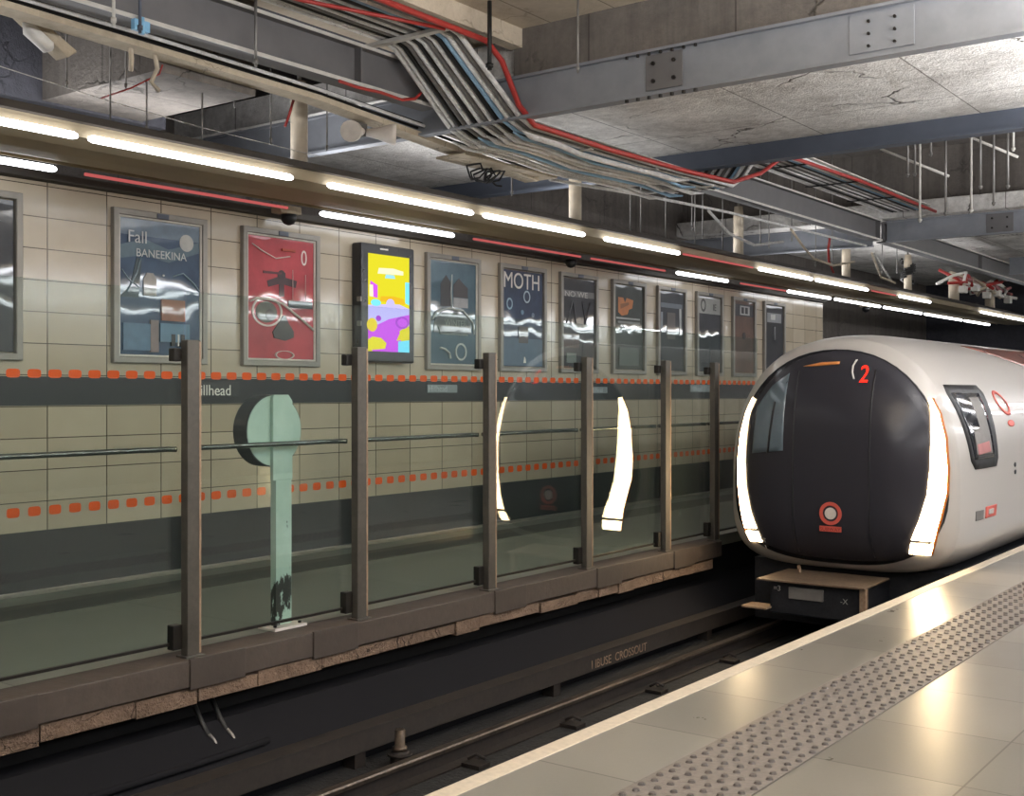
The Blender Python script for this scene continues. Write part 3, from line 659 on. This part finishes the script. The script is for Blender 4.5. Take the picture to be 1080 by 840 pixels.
poster(5.86, 6.83, 'framed dark blue poster with a moon and castle, left of the red poster', print_mat('dark blue print', '#20354c', '#334c66', 3.),
       [('rect', ink('#5c6d7c'), (0, .88, 1, 1)), ('poly', ink('#4f6470'), [(0, .80), (.3, .86), (.6, .80), (1, .88), (1, .80), (.6, .70), (.3, .74), (0, .70)]),
        ('disc', ink('#a9a9a4'), (.83, .865), .075), ('poly', ink('#2f4046'), [(0, .42), (.12, .50), (.2, .72), (.26, .70), (.22, .42)]), ('line', ink('#8ba0a8'), [(.08, .46), (.2, .6), (.25, .72)], .006),
        ('line', ink('#8ba0a8'), [(.02, .62), (.1, .55), (.22, .5)], .005), ('line', ink('#7f949c'), [(.65, .6), (.78, .63), (.92, .56), (1, .5)], .006),
        ('poly', ink('#8a8782'), [(.28, .44), (.28, .56), (.32, .61), (.40, .61), (.44, .56), (.44, .44)]), ('disc', ink('#d8d6d0'), (.53, .60), .009),
        ('text', ink('#b9bcbb'), 'Fall', (.08, .825), .15), ('text', ink('#b9bcbb'), 'BANEEKINA', (.18, .725), .098),
        ('rect', ink('#4e6c84'), (.03, .03, .36, .23)), ('rect', ink('#84523a'), (.50, .26, .80, .42)), ('rect', ink('#53748a'), (.48, .10, .86, .24)), ('rect', ink('#7b6d6a'), (.36, .02, .46, .26)), ('rect', ink('#17181b'), (.62, .07, .67, .16)), ('rect', ink('#c9c5bd'), (.70, .07, .72, .16)), ('rect', ink('#17181b'), (.74, .07, .79, .16))])  # many of the lower blocks paint reflections in the poster cover
poster(7.24, 8.22, 'framed red poster with dark figures and a white ring', print_mat('red print', '#8f2a33', '#b83f47', 2.5),
       [('text', ink('#d9cdc6'), '0', (.80, .80), .21, .8), ('poly', ink('#3b2226'), [(.46, .52), (.54, .52), (.54, .62), (.72, .60), (.74, .66), (.56, .68), (.56, .72), (.44, .72), (.44, .68), (.28, .64), (.30, .59), (.46, .62)]),
        ('disc', ink('#2e1c20'), (.50, .70), .045), ('rect', ink('#51242a'), (.22, .70, .5, .72)), ('disc', ink('#4b4a3f'), (.27, .38), .13, .10), ('ring', ink('#cbbfb6'), (.28, .385), .19, .022, .75), ('disc', ink('#2f1f20'), (.32, .36), .055),
        ('rect', ink('#3c4248'), (.60, .43, .98, .49)), ('poly', ink('#3f3b39'), [(.52, .36), (.44, .29), (.36, .22), (.38, .17), (.55, .15), (.68, .18), (.68, .23), (.60, .30), (.55, .36)]),
        ('line', ink('#cbbfb6'), [(.02, .46), (.12, .49), (.3, .485), (.5, .46), (.7, .38), (1, .25)], .012), ('line', ink('#d6c2bb'), [(.05, .93), (.2, .88), (.4, .83), (.62, .86)], .006),
        ('line', ink('#c9a29b'), [(.66, .5), (.66, .75)], .004), ('line', ink('#c9a29b'), [(.86, .5), (.86, .72)], .004), ('ring', ink('#cbbfb6'), (.54, .03), .12, .015, .35), ('rect', ink('#a33e22'), (.5, .90, .7, .92))])
# lit advertising screen
scn = thing('digital_screen', (XW, 9.1, 1.9), 'black digital advertising screen lit bright yellow and magenta', 'screen')
a = MB()
MB().box(XW, XW + .14, 8.70, 9.52, 1.90, 3.13).build('casing', M['screen_case'], scn, .02)
E_ = lambda h, s=1.0: emit('screen ' + h, h, s)
dsp = MB().box(XW + .13, XW + .1425, 8.80, 9.43, 2.015, 3.025).build('display', E_('#e6dc2e', .95), scn)
def sp(u, v): return (8.80 + .63 * u, 2.015 + 1.01 * v)
def sshape(pts, m, k): MB().extr_x([sp(*q) for q in pts], XW + .14, XW + .1428 + .0006 * k).build('screen_shape', m, dsp)
EM = {h: E_(h, 1.0) for h in ('#d35cf0', '#c9c0ff', '#7fe4ff', '#f0f0c8', '#e8b92a', '#b04ad8', '#a2e0f0', '#e05cc0')}
def blob(cx, cy, rx, ry, n=18, a0=0, a1=2 * PI): return [(cx + rx * math.cos(a0 + (a1 - a0) * i / n), cy + ry * math.sin(a0 + (a1 - a0) * i / n)) for i in range(n + (0 if a1 - a0 > 6.2 else 1))]
sshape([(0, .28), (1, .28), (1, .46), (.75, .50), (.4, .49), (0, .47)], EM['#c9c0ff'], 1)
sshape([(.1, 0), (.85, 0), (.75, .22), (1, .30), (1, .40), (.5, .34), (.2, .27), (0, .26), (0, .12)], EM['#d35cf0'], 2)
sshape([(.72, 0), (1, 0), (1, .13), (.72, .11)], EM['#7fe4ff'], 3)
sshape([(.68, .12), (.75, .19), (.9, .235), (1, .24), (1, .14), (.85, .13)], M['sy'] if 'sy' in M else E_('#e8d83a', 1.), 4)
sshape([(0, .02), (.12, .015), (.4, .03), (.43, .09), (.3, .14), (.1, .15), (0, .12)], E_('#ecdf3c', 1.), 4)
sshape(blob(.09, .27, .12, .07), E_('#f0d43c', 1.), 5)
sshape(blob(.82, .31, .17, .065), EM['#b04ad8'], 5); sshape(blob(.82, .31, .12, .045), EM['#d35cf0'], 6)
sshape([(.22, .80), (.85, .81), (.85, .85), (.6, .87), (.25, .86)], EM['#f0f0c8'], 1); sshape([(.4, .76), (.65, .765), (.62, .80), (.42, .80)], EM['#a2e0f0'], 2)
sshape([(.05, .56), (.22, .55), (.22, .68), (.05, .72)], EM['#d35cf0'], 1); sshape([(.03, .56), (.12, .56), (.11, .68), (.03, .68)], EM['#f0f0c8'], 2)
sshape([(.9, .52), (1, .50), (1, .74), (.9, .74)], EM['#7fe4ff'], 1); sshape(blob(.18, .50, .12, .035), EM['#7fe4ff'], 3); sshape(blob(.53, .50, .1, .05), EM['#c9c0ff'], 4)
sshape([(.28, .52), (.9, .50), (.86, .56), (.6, .58), (.3, .57)], EM['#e8b92a'], 1); sshape(blob(.24, .34, .06, .03), EM['#b04ad8'], 6)
MB().box(XW + .138, XW + .1425, 8.98, 9.10, 3.075, 3.09).build('logo_strip', M['white'], scn)
for z in (2.52, 2.27): MB().box(XW + .10, XW + .15, 8.675, 8.70, z, z + .05).build('side_catch', M['frame'], scn, .004)
poster(9.84, 10.80, 'framed teal poster with a dark house and a painted arch reflection, right of the lit screen', print_mat('teal print', '#2f4a58', '#47626e', 3.),
       [('poly', ink('#2a2a2c'), [(.22, .56), (.22, .78), (.34, .87), (.44, .80), (.44, .56)]), ('poly', ink('#3a3537'), [(.50, .66), (.50, .78), (.62, .85), (.72, .80), (.82, .76), (.82, .66)]), ('rect', ink('#8d8f90'), (.5, .56, .82, .655)), ('line', ink('#a8adad'), [(.46, .88), (.44, .70), (.46, .54)], .010),
        ('poly', ink('#3a4542'), [(.06, .30), (.10, .44), (.3, .53), (.6, .53), (.86, .45), (.9, .30)]), ('line', ink('#a9b0ac'), [(.03, .42), (.12, .50), (.4, .545), (.7, .53), (.92, .42), (.96, .30)], .013), ('text', ink('#727f78'), 'WINTER', (.3, .37), .105), ('line', ink('#8b948e'), [(.16, .36), (.2, .29), (.8, .29)], .01),  # pale arched line paints a light tube reflected in the cover
        ('ring', ink('#b8bdb8'), (.66, .12), .10, .02, 1.), ('line', ink('#b8bdb8'), [(.2, .15), (.3, .14), (.4, .1), (.42, .05)], .014)])
poster(11.18, 12.14, 'framed navy poster lettered MOTH across the top', print_mat('navy print', '#1b2840', '#2b3e58', 3.),
       [('text', ink('#d4d0c8'), 'MOTH', (.0, .82), .275, .95), ('ring', ink('#9fb2bd'), (.6, .74), .07, .018, 1.1), ('ring', ink('#8aa3b2'), (.16, .65), .06, .018, 1.2), ('disc', ink('#5f7f96'), (.48, .57), .03), ('disc', ink('#4b6478'), (.75, .55), .03),
        ('rect', ink('#4a6073'), (0, .0, 1, .29)), ('rect', ink('#433c3c'), (.38, .24, .62, .42)), ('poly', ink('#dcd8cf'), [(.5, .03), (.56, .03), (.55, .08), (.52, .1)])], inner=False)
poster(12.46, 13.35, 'framed black poster with a grey headline band, right of the lettered navy poster', print_mat('black print', '#1d1d20', '#2c2c30', 3.),
       [('rect', ink('#6d6c6a'), (0, .80, 1, .87)), ('text', ink('#b9b6b0'), 'NO WE', (.04, .80), .1, 1.6), ('line', ink('#6a6a6c'), [(.1, .5), (.3, .75), (.4, .5)], .012), ('line', ink('#5d5d60'), [(.6, .75), (.7, .5), (.85, .75)], .010), ('rect', ink('#4d3a33'), (0, .22, .5, .38)), ('rect', ink('#646c66'), (.1, .05, .4, .16))], inner=False)
poster(13.72, 14.62, 'framed dark green poster with an orange cup and pale lines', print_mat('dark green print', '#2b302b', '#3a403a', 3.),
       [('poly', ink('#b8723c'), [(.12, .68), (.12, .86), (.3, .86), (.36, .8), (.42, .86), (.66, .84), (.62, .74), (.5, .72), (.45, .66), (.25, .64)]), ('poly', ink('#8a5a34'), [(.2, .72), (.5, .78), (.5, .81), (.2, .78)]), ('rect', ink('#a2a6a2'), (.05, .60, .9, .62)), ('rect', ink('#7d8280'), (.1, .55, .9, .575)), ('rect', ink('#56605a'), (.15, .04, .85, .26))], inner=False)
poster(14.96, 15.83, 'framed black poster with a pale doorway shape, nearest the green poster on its right', print_mat('blue black print', '#1f2227', '#2d3036', 3.),
       [('rect', ink('#5d646b'), (.05, .80, .95, .86)), ('rect', ink('#727a80'), (.05, .5, .13, .74)), ('rect', ink('#55504c'), (.3, .4, .65, .74)), ('rect', ink('#9a9c9c'), (.82, .45, .9, .8))], inner=False)
poster(16.16, 17.05, 'framed poster with a pale grey top and a dark round emblem', print_mat('black pictorial print', '#202125', '#303136', 3.),
       [('rect', ink('#8d8d88'), (0, .78, 1, 1)), ('ring', ink('#3a3936'), (.22, .89), .085, .03, 1.2), ('text', ink('#2e2e2e'), 'IE', (.66, .83), .15)], inner=False)
poster(17.40, 18.26, 'framed brown poster with a small pale window picture', print_mat('brown print', '#4c372c', '#65493a', 3.),
       [('rect', ink('#26262a'), (0, .8, 1, .97)), ('rect', ink('#a9aaa8'), (.3, .82, .8, .95)), ('rect', ink('#2b2b2e'), (.36, .84, .5, .93)), ('rect', ink('#2b2b2e'), (.56, .84, .7, .93)), ('disc', ink('#2e2420'), (.5, .52), .06)], inner=False)
poster(18.59, 19.46, 'framed black poster last in the row, before the end of the tiled wall', print_mat('jet print', '#151518', '#222226', 3.),
       [('rect', ink('#7d7f80'), (.1, .76, .9, .9)), ('rect', ink('#b2b2ae'), (.3, .8, .55, .88)), ('line', ink('#77787a'), [(.5, .5), (.5, .7)], .02)], inner=False)
# station name plates on the dark band
def plate(y0, y1, z0, z1, label, s, mat, tm, size):
    t = thing('name_plate', (XW, (y0 + y1) / 2, z0), label, 'sign')
    MB().box(XW, XW + .012, y0, y1, z0, z1).build('plate', mat, t, .002)
    if s: text(s, 'lettering', tm, t, (XW + .0125, y0 + .01, z0 + .012), size, 'x', 1.)
    return t
plate(6.66, 7.22, 1.552, 1.69, 'station name in white letters on the dark band below the red poster', 'Hillhead', plain('dark band plate', '#2a2b2f', .5), M['white'], .138)
gp = plain('pale plate', '#7f878a', .5); gt = plain('plate text', '#a9b0b2', .5)
plate(9.88, 10.4, 1.585, 1.675, 'small pale name plate on the dark band below the teal poster', 'Hillhead', gp, gt, .1)
plate(13.2, 13.62, 1.575, 1.66, 'small pale name plate on the dark band below the black headline poster', 'Hillhead', gp, gt, .09)
plate(16.0, 16.65, 1.59, 1.70, 'small pale name plate on the dark band below the grey topped poster', 'Hillhead', gp, gt, .11)

# ------------------------------------------------------------------ glass screens
posts = [(4.53, 'first'), (5.98, 'second'), (7.47, 'third'), (8.90, 'fourth'), (10.34, 'fifth'), (11.40, 'sixth')]
plab = ['tall bronze grey screen post nearest the viewer, left of the round sign', 'bronze grey screen post in front of the lit advertising screen', 'bronze grey screen post right of the teal house poster, left of the first lamp reflection',
        'bronze grey screen post between the two headlamp reflections', 'bronze grey screen post right of the headlamp reflections', 'last bronze grey screen post, just left of the train']
XP = -5.80
for (y, _), lab in zip(posts, plab):
    t = thing('screen_post', (XP, y, 0), lab, 'post', 'posts of the glass screen')
    ib = [(XP - .03, y - .05), (XP + .035, y - .05), (XP + .035, y + .05), (XP - .03, y + .05)]
    MB().prism(ib, lambda a, b, d: (a, b, d), 0, 1.91).build('upright', M['post'], t, .006)
    MB().box(XP - .05, XP + .05, y - .07, y + .07, 0, .012).build('base_plate', M['post'], t, .003)
    MB().box(XP - .07, XP - .01, y - .12, y - .05, .05, .20).build('lower_clamp', M['clamp'], t, .006)
    MB().box(XP - .07, XP - .015, y - .11, y - .05, 1.78, 1.86).build('upper_clamp', M['clamp'], t, .008)
    MB().box(XP + .034, XP + .037, y + .036, y + .05, .02, 1.9).build('lit_edge', M['tan'], t)  # thin tan strip paints the light along the post edge
XG = -5.855
gy = [2.2] + [p[0] for p in posts] + [12.6]
glab = ['glass panel at the far left with a dark handrail, before the first post', 'glass panel in front of the round mint sign', 'glass panel between the lit screen and the third post, in front of the teal poster', 'glass panel carrying the left headlamp reflection',
        'glass panel carrying the right headlamp reflection', 'glass panel between the fifth post and the last post', 'last glass panel, mostly behind the train nose']
for i in range(7):
    y0, y1 = gy[i] + .01, gy[i + 1] - .01
    t = thing('glass_panel', (XG, (y0 + y1) / 2, .09), glab[i], 'glass', 'panels of the glass screen')
    MB().box(XG - .006, XG + .006, y0, y1, .09, 2.21).build('pane', M['glass'], t)
    ya, yb = y0 + .045, y1 - .045
    hr = [(XG - .012, ya, 1.25), (XG - .06, ya + .02, 1.25), (XG - .062, ya + .06, 1.25), (XG - .062, yb - .06, 1.25), (XG - .06, yb - .02, 1.25), (XG - .012, yb, 1.25)]
    MB().tube(hr, .017, 10).build('handrail', M['handrail'], t)
    MB().box(XG - .012, XG + .012, y0, y1, .075, .092).build('bottom_channel', M['clamp'], t)
    t.rotation_euler.z = (0, 0, .001, -.013, .014, 0, .002)[i]
# round sign on a post behind the glass
sg = thing('round_sign', (-6.02, 5.43, 0), 'chipped mint green round drum sign on a post behind the second glass panel', 'sign')
MB().disc((-6.16, 5.40, 1.335), .245, 'x', .13, 40).build('drum', M['rim'], sg)
MB().disc((-6.032, 5.40, 1.335), .238, 'x', .008, 40).build('face', M['mint'], sg)
MB().extr_x([(5.36, 1.0), (5.36, 1.56), (5.37, 1.577), (5.50, 1.577), (5.535, 1.535), (5.535, 1.0)], -6.026, -5.996).build('spine', M['mint'], sg, .004)
MB().extr_x([(5.375, .02), (5.375, 1.08), (5.53, 1.08), (5.53, .02)], -6.04, -6.0).build('upright', M['mint'], sg, .004)
MB().box(-6.0, -5.985, 5.375, 5.40, .03, 1.0).build('rib', M['mint'], sg)
MB().box(-6.09, -5.92, 5.31, 5.60, 0.001, .022).build('base_plate', M['white_metal'], sg, .004)
for y in (5.345, 5.565): MB().disc((-5.96, y, .02), .012, 'z', .015, 6).build('bolt', M['bolt'], sg)

# ------------------------------------------------------------------ train
UC, ZC = -4.255, .72
AX, HU, HL, PU, PL = 1.18, 1.45, .87, 2.3, 4.2
K0, YF, YR, BULGE = .955, 10.62, 11.0, .38
def outline(phi, k=1., a=AX, hu=HU, hl=HL, pu=PU, pl=PL):
    c, s_ = math.cos(phi), math.sin(phi)
    h, p = (hu, pu) if s_ >= 0 else (hl, pl)
    r = k / ((abs(c) / a) ** p + (abs(s_) / h) ** p) ** (1 / p)
    return (r * c, r * s_)
def nrm(u, w):
    h, p = (HU, PU) if w >= 0 else (HL, PL)
    return ((abs(u) / (AX * K0)) ** p + (abs(w) / (h * K0)) ** p) ** (1 / p)
def front(u, z, off=0.):       # u across, z height -> world point on the nose
    n = min(nrm(u, z - ZC), 1.)
    return (UC + u, YF + BULGE * n ** 4 - off, z)
def kk(y):
    t = max(0., min(1., (y - YR) / .9)); return 1 - (1 - K0) * (1 - t) ** 2.6
def side(y, z, off=0.):
    k = kk(y); w = z - ZC; h, p = (HU, PU) if w >= 0 else (HL, PL)
    q = min(abs(w) / (h * k), .999)
    u = AX * k * (1 - q ** p) ** (1 / p)
    # outward normal in the section
    gu = (u / AX) ** (p - 1) / AX; gw = math.copysign((abs(w) / h) ** (p - 1) / h, w); l = math.hypot(gu, gw)
    return (UC + u + off * gu / l, y, z + off * gw / l)
def patch(pts, fn, off, thick=.012, rings=7, sub=6):
    P = []
    for i in range(len(pts)):
        a, b = pts[i], pts[(i + 1) % len(pts)]
        for k in range(sub): P.append((a[0] + (b[0] - a[0]) * k / sub, a[1] + (b[1] - a[1]) * k / sub))
    cx = sum(p[0] for p in P) / len(P); cz = sum(p[1] for p in P) / len(P); n = len(P)
    vs = [fn(cx, cz, off)]; fs = []
    for r in range(1, rings + 1):
        for p in P: vs.append(fn(cx + (p[0] - cx) * r / rings, cz + (p[1] - cz) * r / rings, off))
    for k in range(n): fs.append((0, 1 + k, 1 + (k + 1) % n))
    for r in range(rings - 1):
        for k in range(n): fs.append((1 + r * n + k, 1 + r * n + (k + 1) % n, 1 + (r + 1) * n + (k + 1) % n, 1 + (r + 1) * n + k))
    b = 1 + (rings - 1) * n; o = len(vs)
    for p in P: vs.append(fn(p[0], p[1], off - thick))
    for k in range(n): fs.append((b + k, b + (k + 1) % n, o + (k + 1) % n, o + k))
    return MB().add(vs, fs, True)
def strip(A, B, fn, off, thick=.02, sub=5):
    def dens(L):
        o = []
        for i in range(len(L) - 1):
            for k in range(sub):
                t = k / sub; o.append((L[i][0] + (L[i+1][0] - L[i][0]) * t, L[i][1] + (L[i+1][1] - L[i][1]) * t))
        return o + [L[-1]]
    A, B = dens(A), dens(B); n = len(A); vs = []; fs = []
    for a, b in zip(A, B):
        m = ((a[0] + b[0]) / 2, (a[1] + b[1]) / 2)
        vs += [fn(*a, off - thick), fn(*a, off), fn(*m, off + .004), fn(*b, off), fn(*b, off - thick)]
    for i in range(n - 1):
        for j in range(4): fs.append((i * 5 + j, i * 5 + j + 1, i * 5 + j + 6, i * 5 + j + 5))
    fs += [(0, 1, 2, 3, 4), tuple((n - 1) * 5 + j for j in range(5))]
    return MB().add(vs, fs, True)
train = thing('subway_train', (UC, 14, -.75), 'pale grey subway train with a black glass front and two lit crescent headlamps', 'train')
N = 96; phis = [2 * PI * i / N - PI / 2 for i in range(N)]
vs = []; fs = []
def ring_add(pts, first=False):
    o = len(vs); vs.extend(pts)
    if not first:
        for k in range(N): fs.append((o - N + k, o - N + (k + 1) % N, o + (k + 1) % N, o + k))
for i, s_ in enumerate([.15, .4, .6, .75, .85, .92, .97, 1.0]):
    ring_add([front(*(lambda q: (q[0] * s_, ZC + q[1] * s_))(outline(p, K0))) for p in phis], i == 0)
for y in [11.03, 11.08, 11.16, 11.26, 11.4, 11.6, 11.9, 13, 15, 18, 22, 27]:
    ring_add([(UC + q[0], y, ZC + q[1]) for q in (outline(p, kk(y)) for p in phis)])
mb = MB().add(vs, fs, True); mb.add(vs[:N], [list(range(N))])
mb.build('body_shell', M['shell'], train)
# dark glass front
mo = [outline(2 * PI * i / 64 - PI / 2, 1., 1.05, 1.272, .76, 2.2, 2.7) for i in range(64)]
mask = patch([(u, ZC + w) for u, w in mo], front, .006, .03, 12, 1).build('windscreen', M['mask'], train)
mo2 = [outline(2 * PI * i / 64 - PI / 2, 1., 1.06, 1.284, .77, 2.2, 2.7) for i in range(64)]
strip([(u, ZC + w) for u, w in mo2 + mo2[:1]], [(u, ZC + w) for u, w in mo + mo[:1]], front, .005, .02, 1).build('windscreen_seal', M['black_trim'], train)
# panels seen in the glass
patch([(-.78, .99), (-.42, 1.03), (-.42, 1.78), (-.60, 1.66), (-.76, 1.45)], front, .008, .004).build('cab_side_pane', M['cabwin'], mask)
patch([(-.62, 1.0), (-.60, 1.0), (-.545, 1.5), (-.545, 1.52), (-.76, 1.46), (-.75, 1.43), (-.57, 1.49)], front, .009, .003, 3, 2)
strip([(-.60, 1.0), (-.55, 1.5)], [(-.575, 1.0), (-.525, 1.5)], front, .0095, .003).build('pane_bar', M['black_trim'], mask)
for u in (-.32, .42):
    strip([(u, .05), (u + .0, 1.8)], [(u + .012, .05), (u + .012, 1.8)], front, .008, .003, 14).build('door_seam', M['black_trim'], mask)
strip([(-.28, 1.845), (-.1, 1.88), (.08, 1.885)], [(-.28, 1.84), (-.1, 1.845), (.08, 1.86)], front, .009, .003).build('amber_reflection', plain('amber reflection', '#dd8d4c', .4), mask)  # amber strip paints a reflection in the windscreen
strip([(.225, 1.90), (.205, 1.84), (.21, 1.78), (.235, 1.715)], [(.245, 1.90), (.222, 1.84), (.226, 1.78), (.252, 1.715)], front, .010, .003).build('white_reflection', M['white'], mask)  # white curve paints a tube reflected in the windscreen
text_on('2', 'display_digit', M['led'], mask, .29, 1.685, .23, front, .75)
# emblem: orange ring, pale centre, lettered bar
ey = front(.02, .46)[1] - .016
MB().ring((UC + .06, ey, .455), .075, .108, 'y', .012, 40).build('emblem_ring', M['orange'], mask)
MB().disc((UC + .06, ey + .001, .455), .055, 'y', .010, 30).build('emblem_centre', M['white_metal'], mask)
MB().box(UC - .045, UC + .165, ey, ey + .012, .285, .335).build('emblem_bar', M['orange'], mask)
text('SUBWAY', 'emblem_lettering', plain('dark red lettering', '#8a2a20', .5), mask, (UC + .06, ey - .001, .292), .045, 'y', 1.1, .0008, align='CENTER')
text_on('SPT', 'fleet_lettering', M['white'], mask, -.74, .115, .062, front)
text_on('1', 'fleet_number', M['white'], mask, -.70, .045, .058, front, 1.8)
# headlamps
for sgn, nm in ((1, 'headlamp'), (-1, 'headlamp')):
    F = lambda u, z, off, g=sgn: front(g * u + .022, z, off)
    outer = [(.875, 1.54), (.945, 1.40), (1.0, 1.18), (1.025, .9), (1.02, .68), (.975, .45), (.925, .235)]
    inner = [(.86, 1.53), (.89, 1.40), (.905, 1.15), (.905, .9), (.885, .66), (.825, .43), (.755, .25)]
    hl = strip(outer, inner, F, .016, .02).build(nm, M['lamp'], train)
    strip([(.92, .205), (.885, .105)], [(.748, .22), (.72, .115)], F, .016, .02).build('lower_lamp', M['lamp'], hl)
    eo = [(u + .018, z) for u, z in outer]; strip(eo + [(.90, .10)], outer + [(.885, .105)], F, .012, .02).build('lamp_rim', M['lamp_edge'], hl)
# cab side window, markings
wq = [(11.17, 1.66), (12.1, 1.66), (12.2, 1.58), (12.12, .95), (12.04, .87), (11.36, .87), (11.27, .95), (11.14, 1.58)]
sw = patch(wq, side, .006, .02).build('cab_window', M['black_trim'], train)
iq = [(11.22, 1.58), (12.02, 1.58), (11.98, .96), (11.36, .96)]
patch(iq, side, .009, .004).build('window_pane', M['winglass'], sw)
patch([(11.62, 1.54), (11.92, 1.54), (11.92, 1.0), (11.42, 1.0), (11.44, 1.24), (11.64, 1.2)], side, .011, .003).build('window_blind', M['curtain'], sw)
patch([(11.46, 1.10), (11.84, 1.12), (11.86, 1.02), (11.46, 1.0)], side, .0125, .003).build('seat_back', M['pink'], sw)
patch([(11.37, .39), (11.60, .39), (11.60, .48), (11.37, .48)], side, .005, .003).build('fleet_plate', M['cable_grey'], train)
op = patch([(11.66, .39), (12.02, .39), (12.05, .50), (11.66, .50)], side, .005, .003).build('side_badge', M['orange'], train)
patch([(11.75, .42), (11.93, .42), (11.93, .47), (11.75, .47)], side, .007, .003, 3, 2).build('badge_centre', M['shell'], op)
rp = lambda k: [(12.72 + k * .20 * math.cos(a) - (.10 + .05 * (k - 1)) * math.sin(a), 1.48 + k * .13 * math.sin(a)) for a in (2 * PI * i / 24 for i in range(25))]
ringp, ringi = rp(1.), rp(.72)
strip(ringp, ringi, side, .006, .003, 2).build('side_emblem', M['orange'], train)
patch([(12.82 + .13 * math.cos(a), 1.27 + .035 * math.sin(a)) for a in (2 * PI * i / 16 for i in range(16))], side, .006, .003, 3, 1).build('emblem_bar', M['orange'], train)
for z in (.85, .775): patch([(12.75 + .04 * math.cos(a), z + .025 * math.sin(a)) for a in (2 * PI * i / 10 for i in range(10))], side, .006, .003, 2, 1).build('lock_button', M['black_trim'], train)
strip([(11.02, 1.45), (27, 1.45)], [(11.02, 1.47), (27, 1.47)], lambda a, b, o: side(a, b, o), .0, .003, 30)
# orange brown roof shoulder and black door band further back
patch([(13.4, 2.10), (14.6, 2.12), (22, 2.12), (22, 1.70), (16.4, 1.72), (14.6, 1.92), (13.8, 2.04)], side, .006, .003, 6, 8).build('roof_livery', M['orange_brown'], train)
patch([(14.7, 1.86), (16.4, 1.69), (22, 1.67), (22, .2), (16.0, .2), (15.6, 1.3)], side, .008, .003, 6, 8).build('passenger_door', M['winglass'], train)
# skirt, coupler, steps
cp = MB().box(UC - .50, UC + .42, 10.50, 11.6, -.52, -.19).build('coupler_box', M['under'], train, .015)
MB().add([(UC - .60, 10.42, -.205), (UC + .46, 10.40, -.195), (UC + .50, 10.95, -.165), (UC - .50, 10.95, -.165), (UC - .60, 10.42, -.19), (UC + .46, 10.40, -.18), (UC + .50, 10.95, -.15), (UC - .50, 10.95, -.15)],
         [(0, 1, 2, 3), (4, 7, 6, 5), (0, 4, 5, 1), (1, 5, 6, 2), (2, 6, 7, 3), (3, 7, 4, 0)]).build('coupler_cover', M['cover'], cp)
MB().box(UC - .30, UC + .04, 10.48, 10.51, -.36, -.25).build('front_plate', M['cable_grey'], cp, .004)
MB().box(UC + .40, UC + .46, 10.44, 10.50, -.5, -.19).build('side_arm', M['tan'], cp, .004)
text('=3', 'marking', M['greytext'], cp, (UC - .46, 10.497, -.30), .07, 'y', 1., .001)
text('-X', 'marking', M['greytext'], cp, (UC + .20, 10.497, -.36), .07, 'y', 1., .001)
MB().box(UC - .74, UC - .48, 10.38, 10.62, -.475, -.455).build('foot_step', M['tan'], train, .004)
MB().box(UC - .98, UC + .98, 11.2, 26, -.72, -.1).build('underframe', M['under'], train)
for x in (-.68, .68):
    for y in (12.4, 14.2): MB().disc((UC + x - .03, y, -.5), .25, 'x', .06, 28).build('wheel', M['rail_side'], train)
MB().tube([(UC - .36, 10.86, -.10), (UC - .33, 10.83, -.15), (UC - .33, 10.83, -.185)], .018, 6).build('cable', M['tan'], train)

# ------------------------------------------------------------------ light and colour
w = bpy.data.worlds.new('world'); sc.world = w; w.use_nodes = True
w.node_tree.nodes['Background'].inputs[0].default_value = (.9, .92, 1, 1); w.node_tree.nodes['Background'].inputs[1].default_value = .03
def area(name, loc, sx, sy, power, rot, colr=(.98, .98, 1.)):
    l = bpy.data.lights.new(name, 'AREA'); l.shape = 'RECTANGLE'; l.size = sx; l.size_y = sy; l.energy = power; l.color = colr
    o = bpy.data.objects.new(name, l); col.objects.link(o); o.location = loc; o.rotation_euler = rot
    return o
# added fill lights above the rafts, put in to brighten the ceiling
area('ceiling_fill', (-8.0, 14, 3.52), .3, 24, 190, (PI, 0, 0))
area('near_ceiling_fill', (-.5, 8, 3.55), .3, 22, 1900, (PI, 0, 0))
sc.view_settings.view_transform = 'Standard'; sc.view_settings.look = 'None'
sc.view_settings.gamma = 1; sc.view_settings.exposure = 0.25; sc.view_settings.use_curve_mapping = False
sc.cycles.use_denoising = True
sc.cycles.max_bounces = 8; sc.cycles.transparent_max_bounces = 16
sc.cycles.sample_clamp_indirect = 6
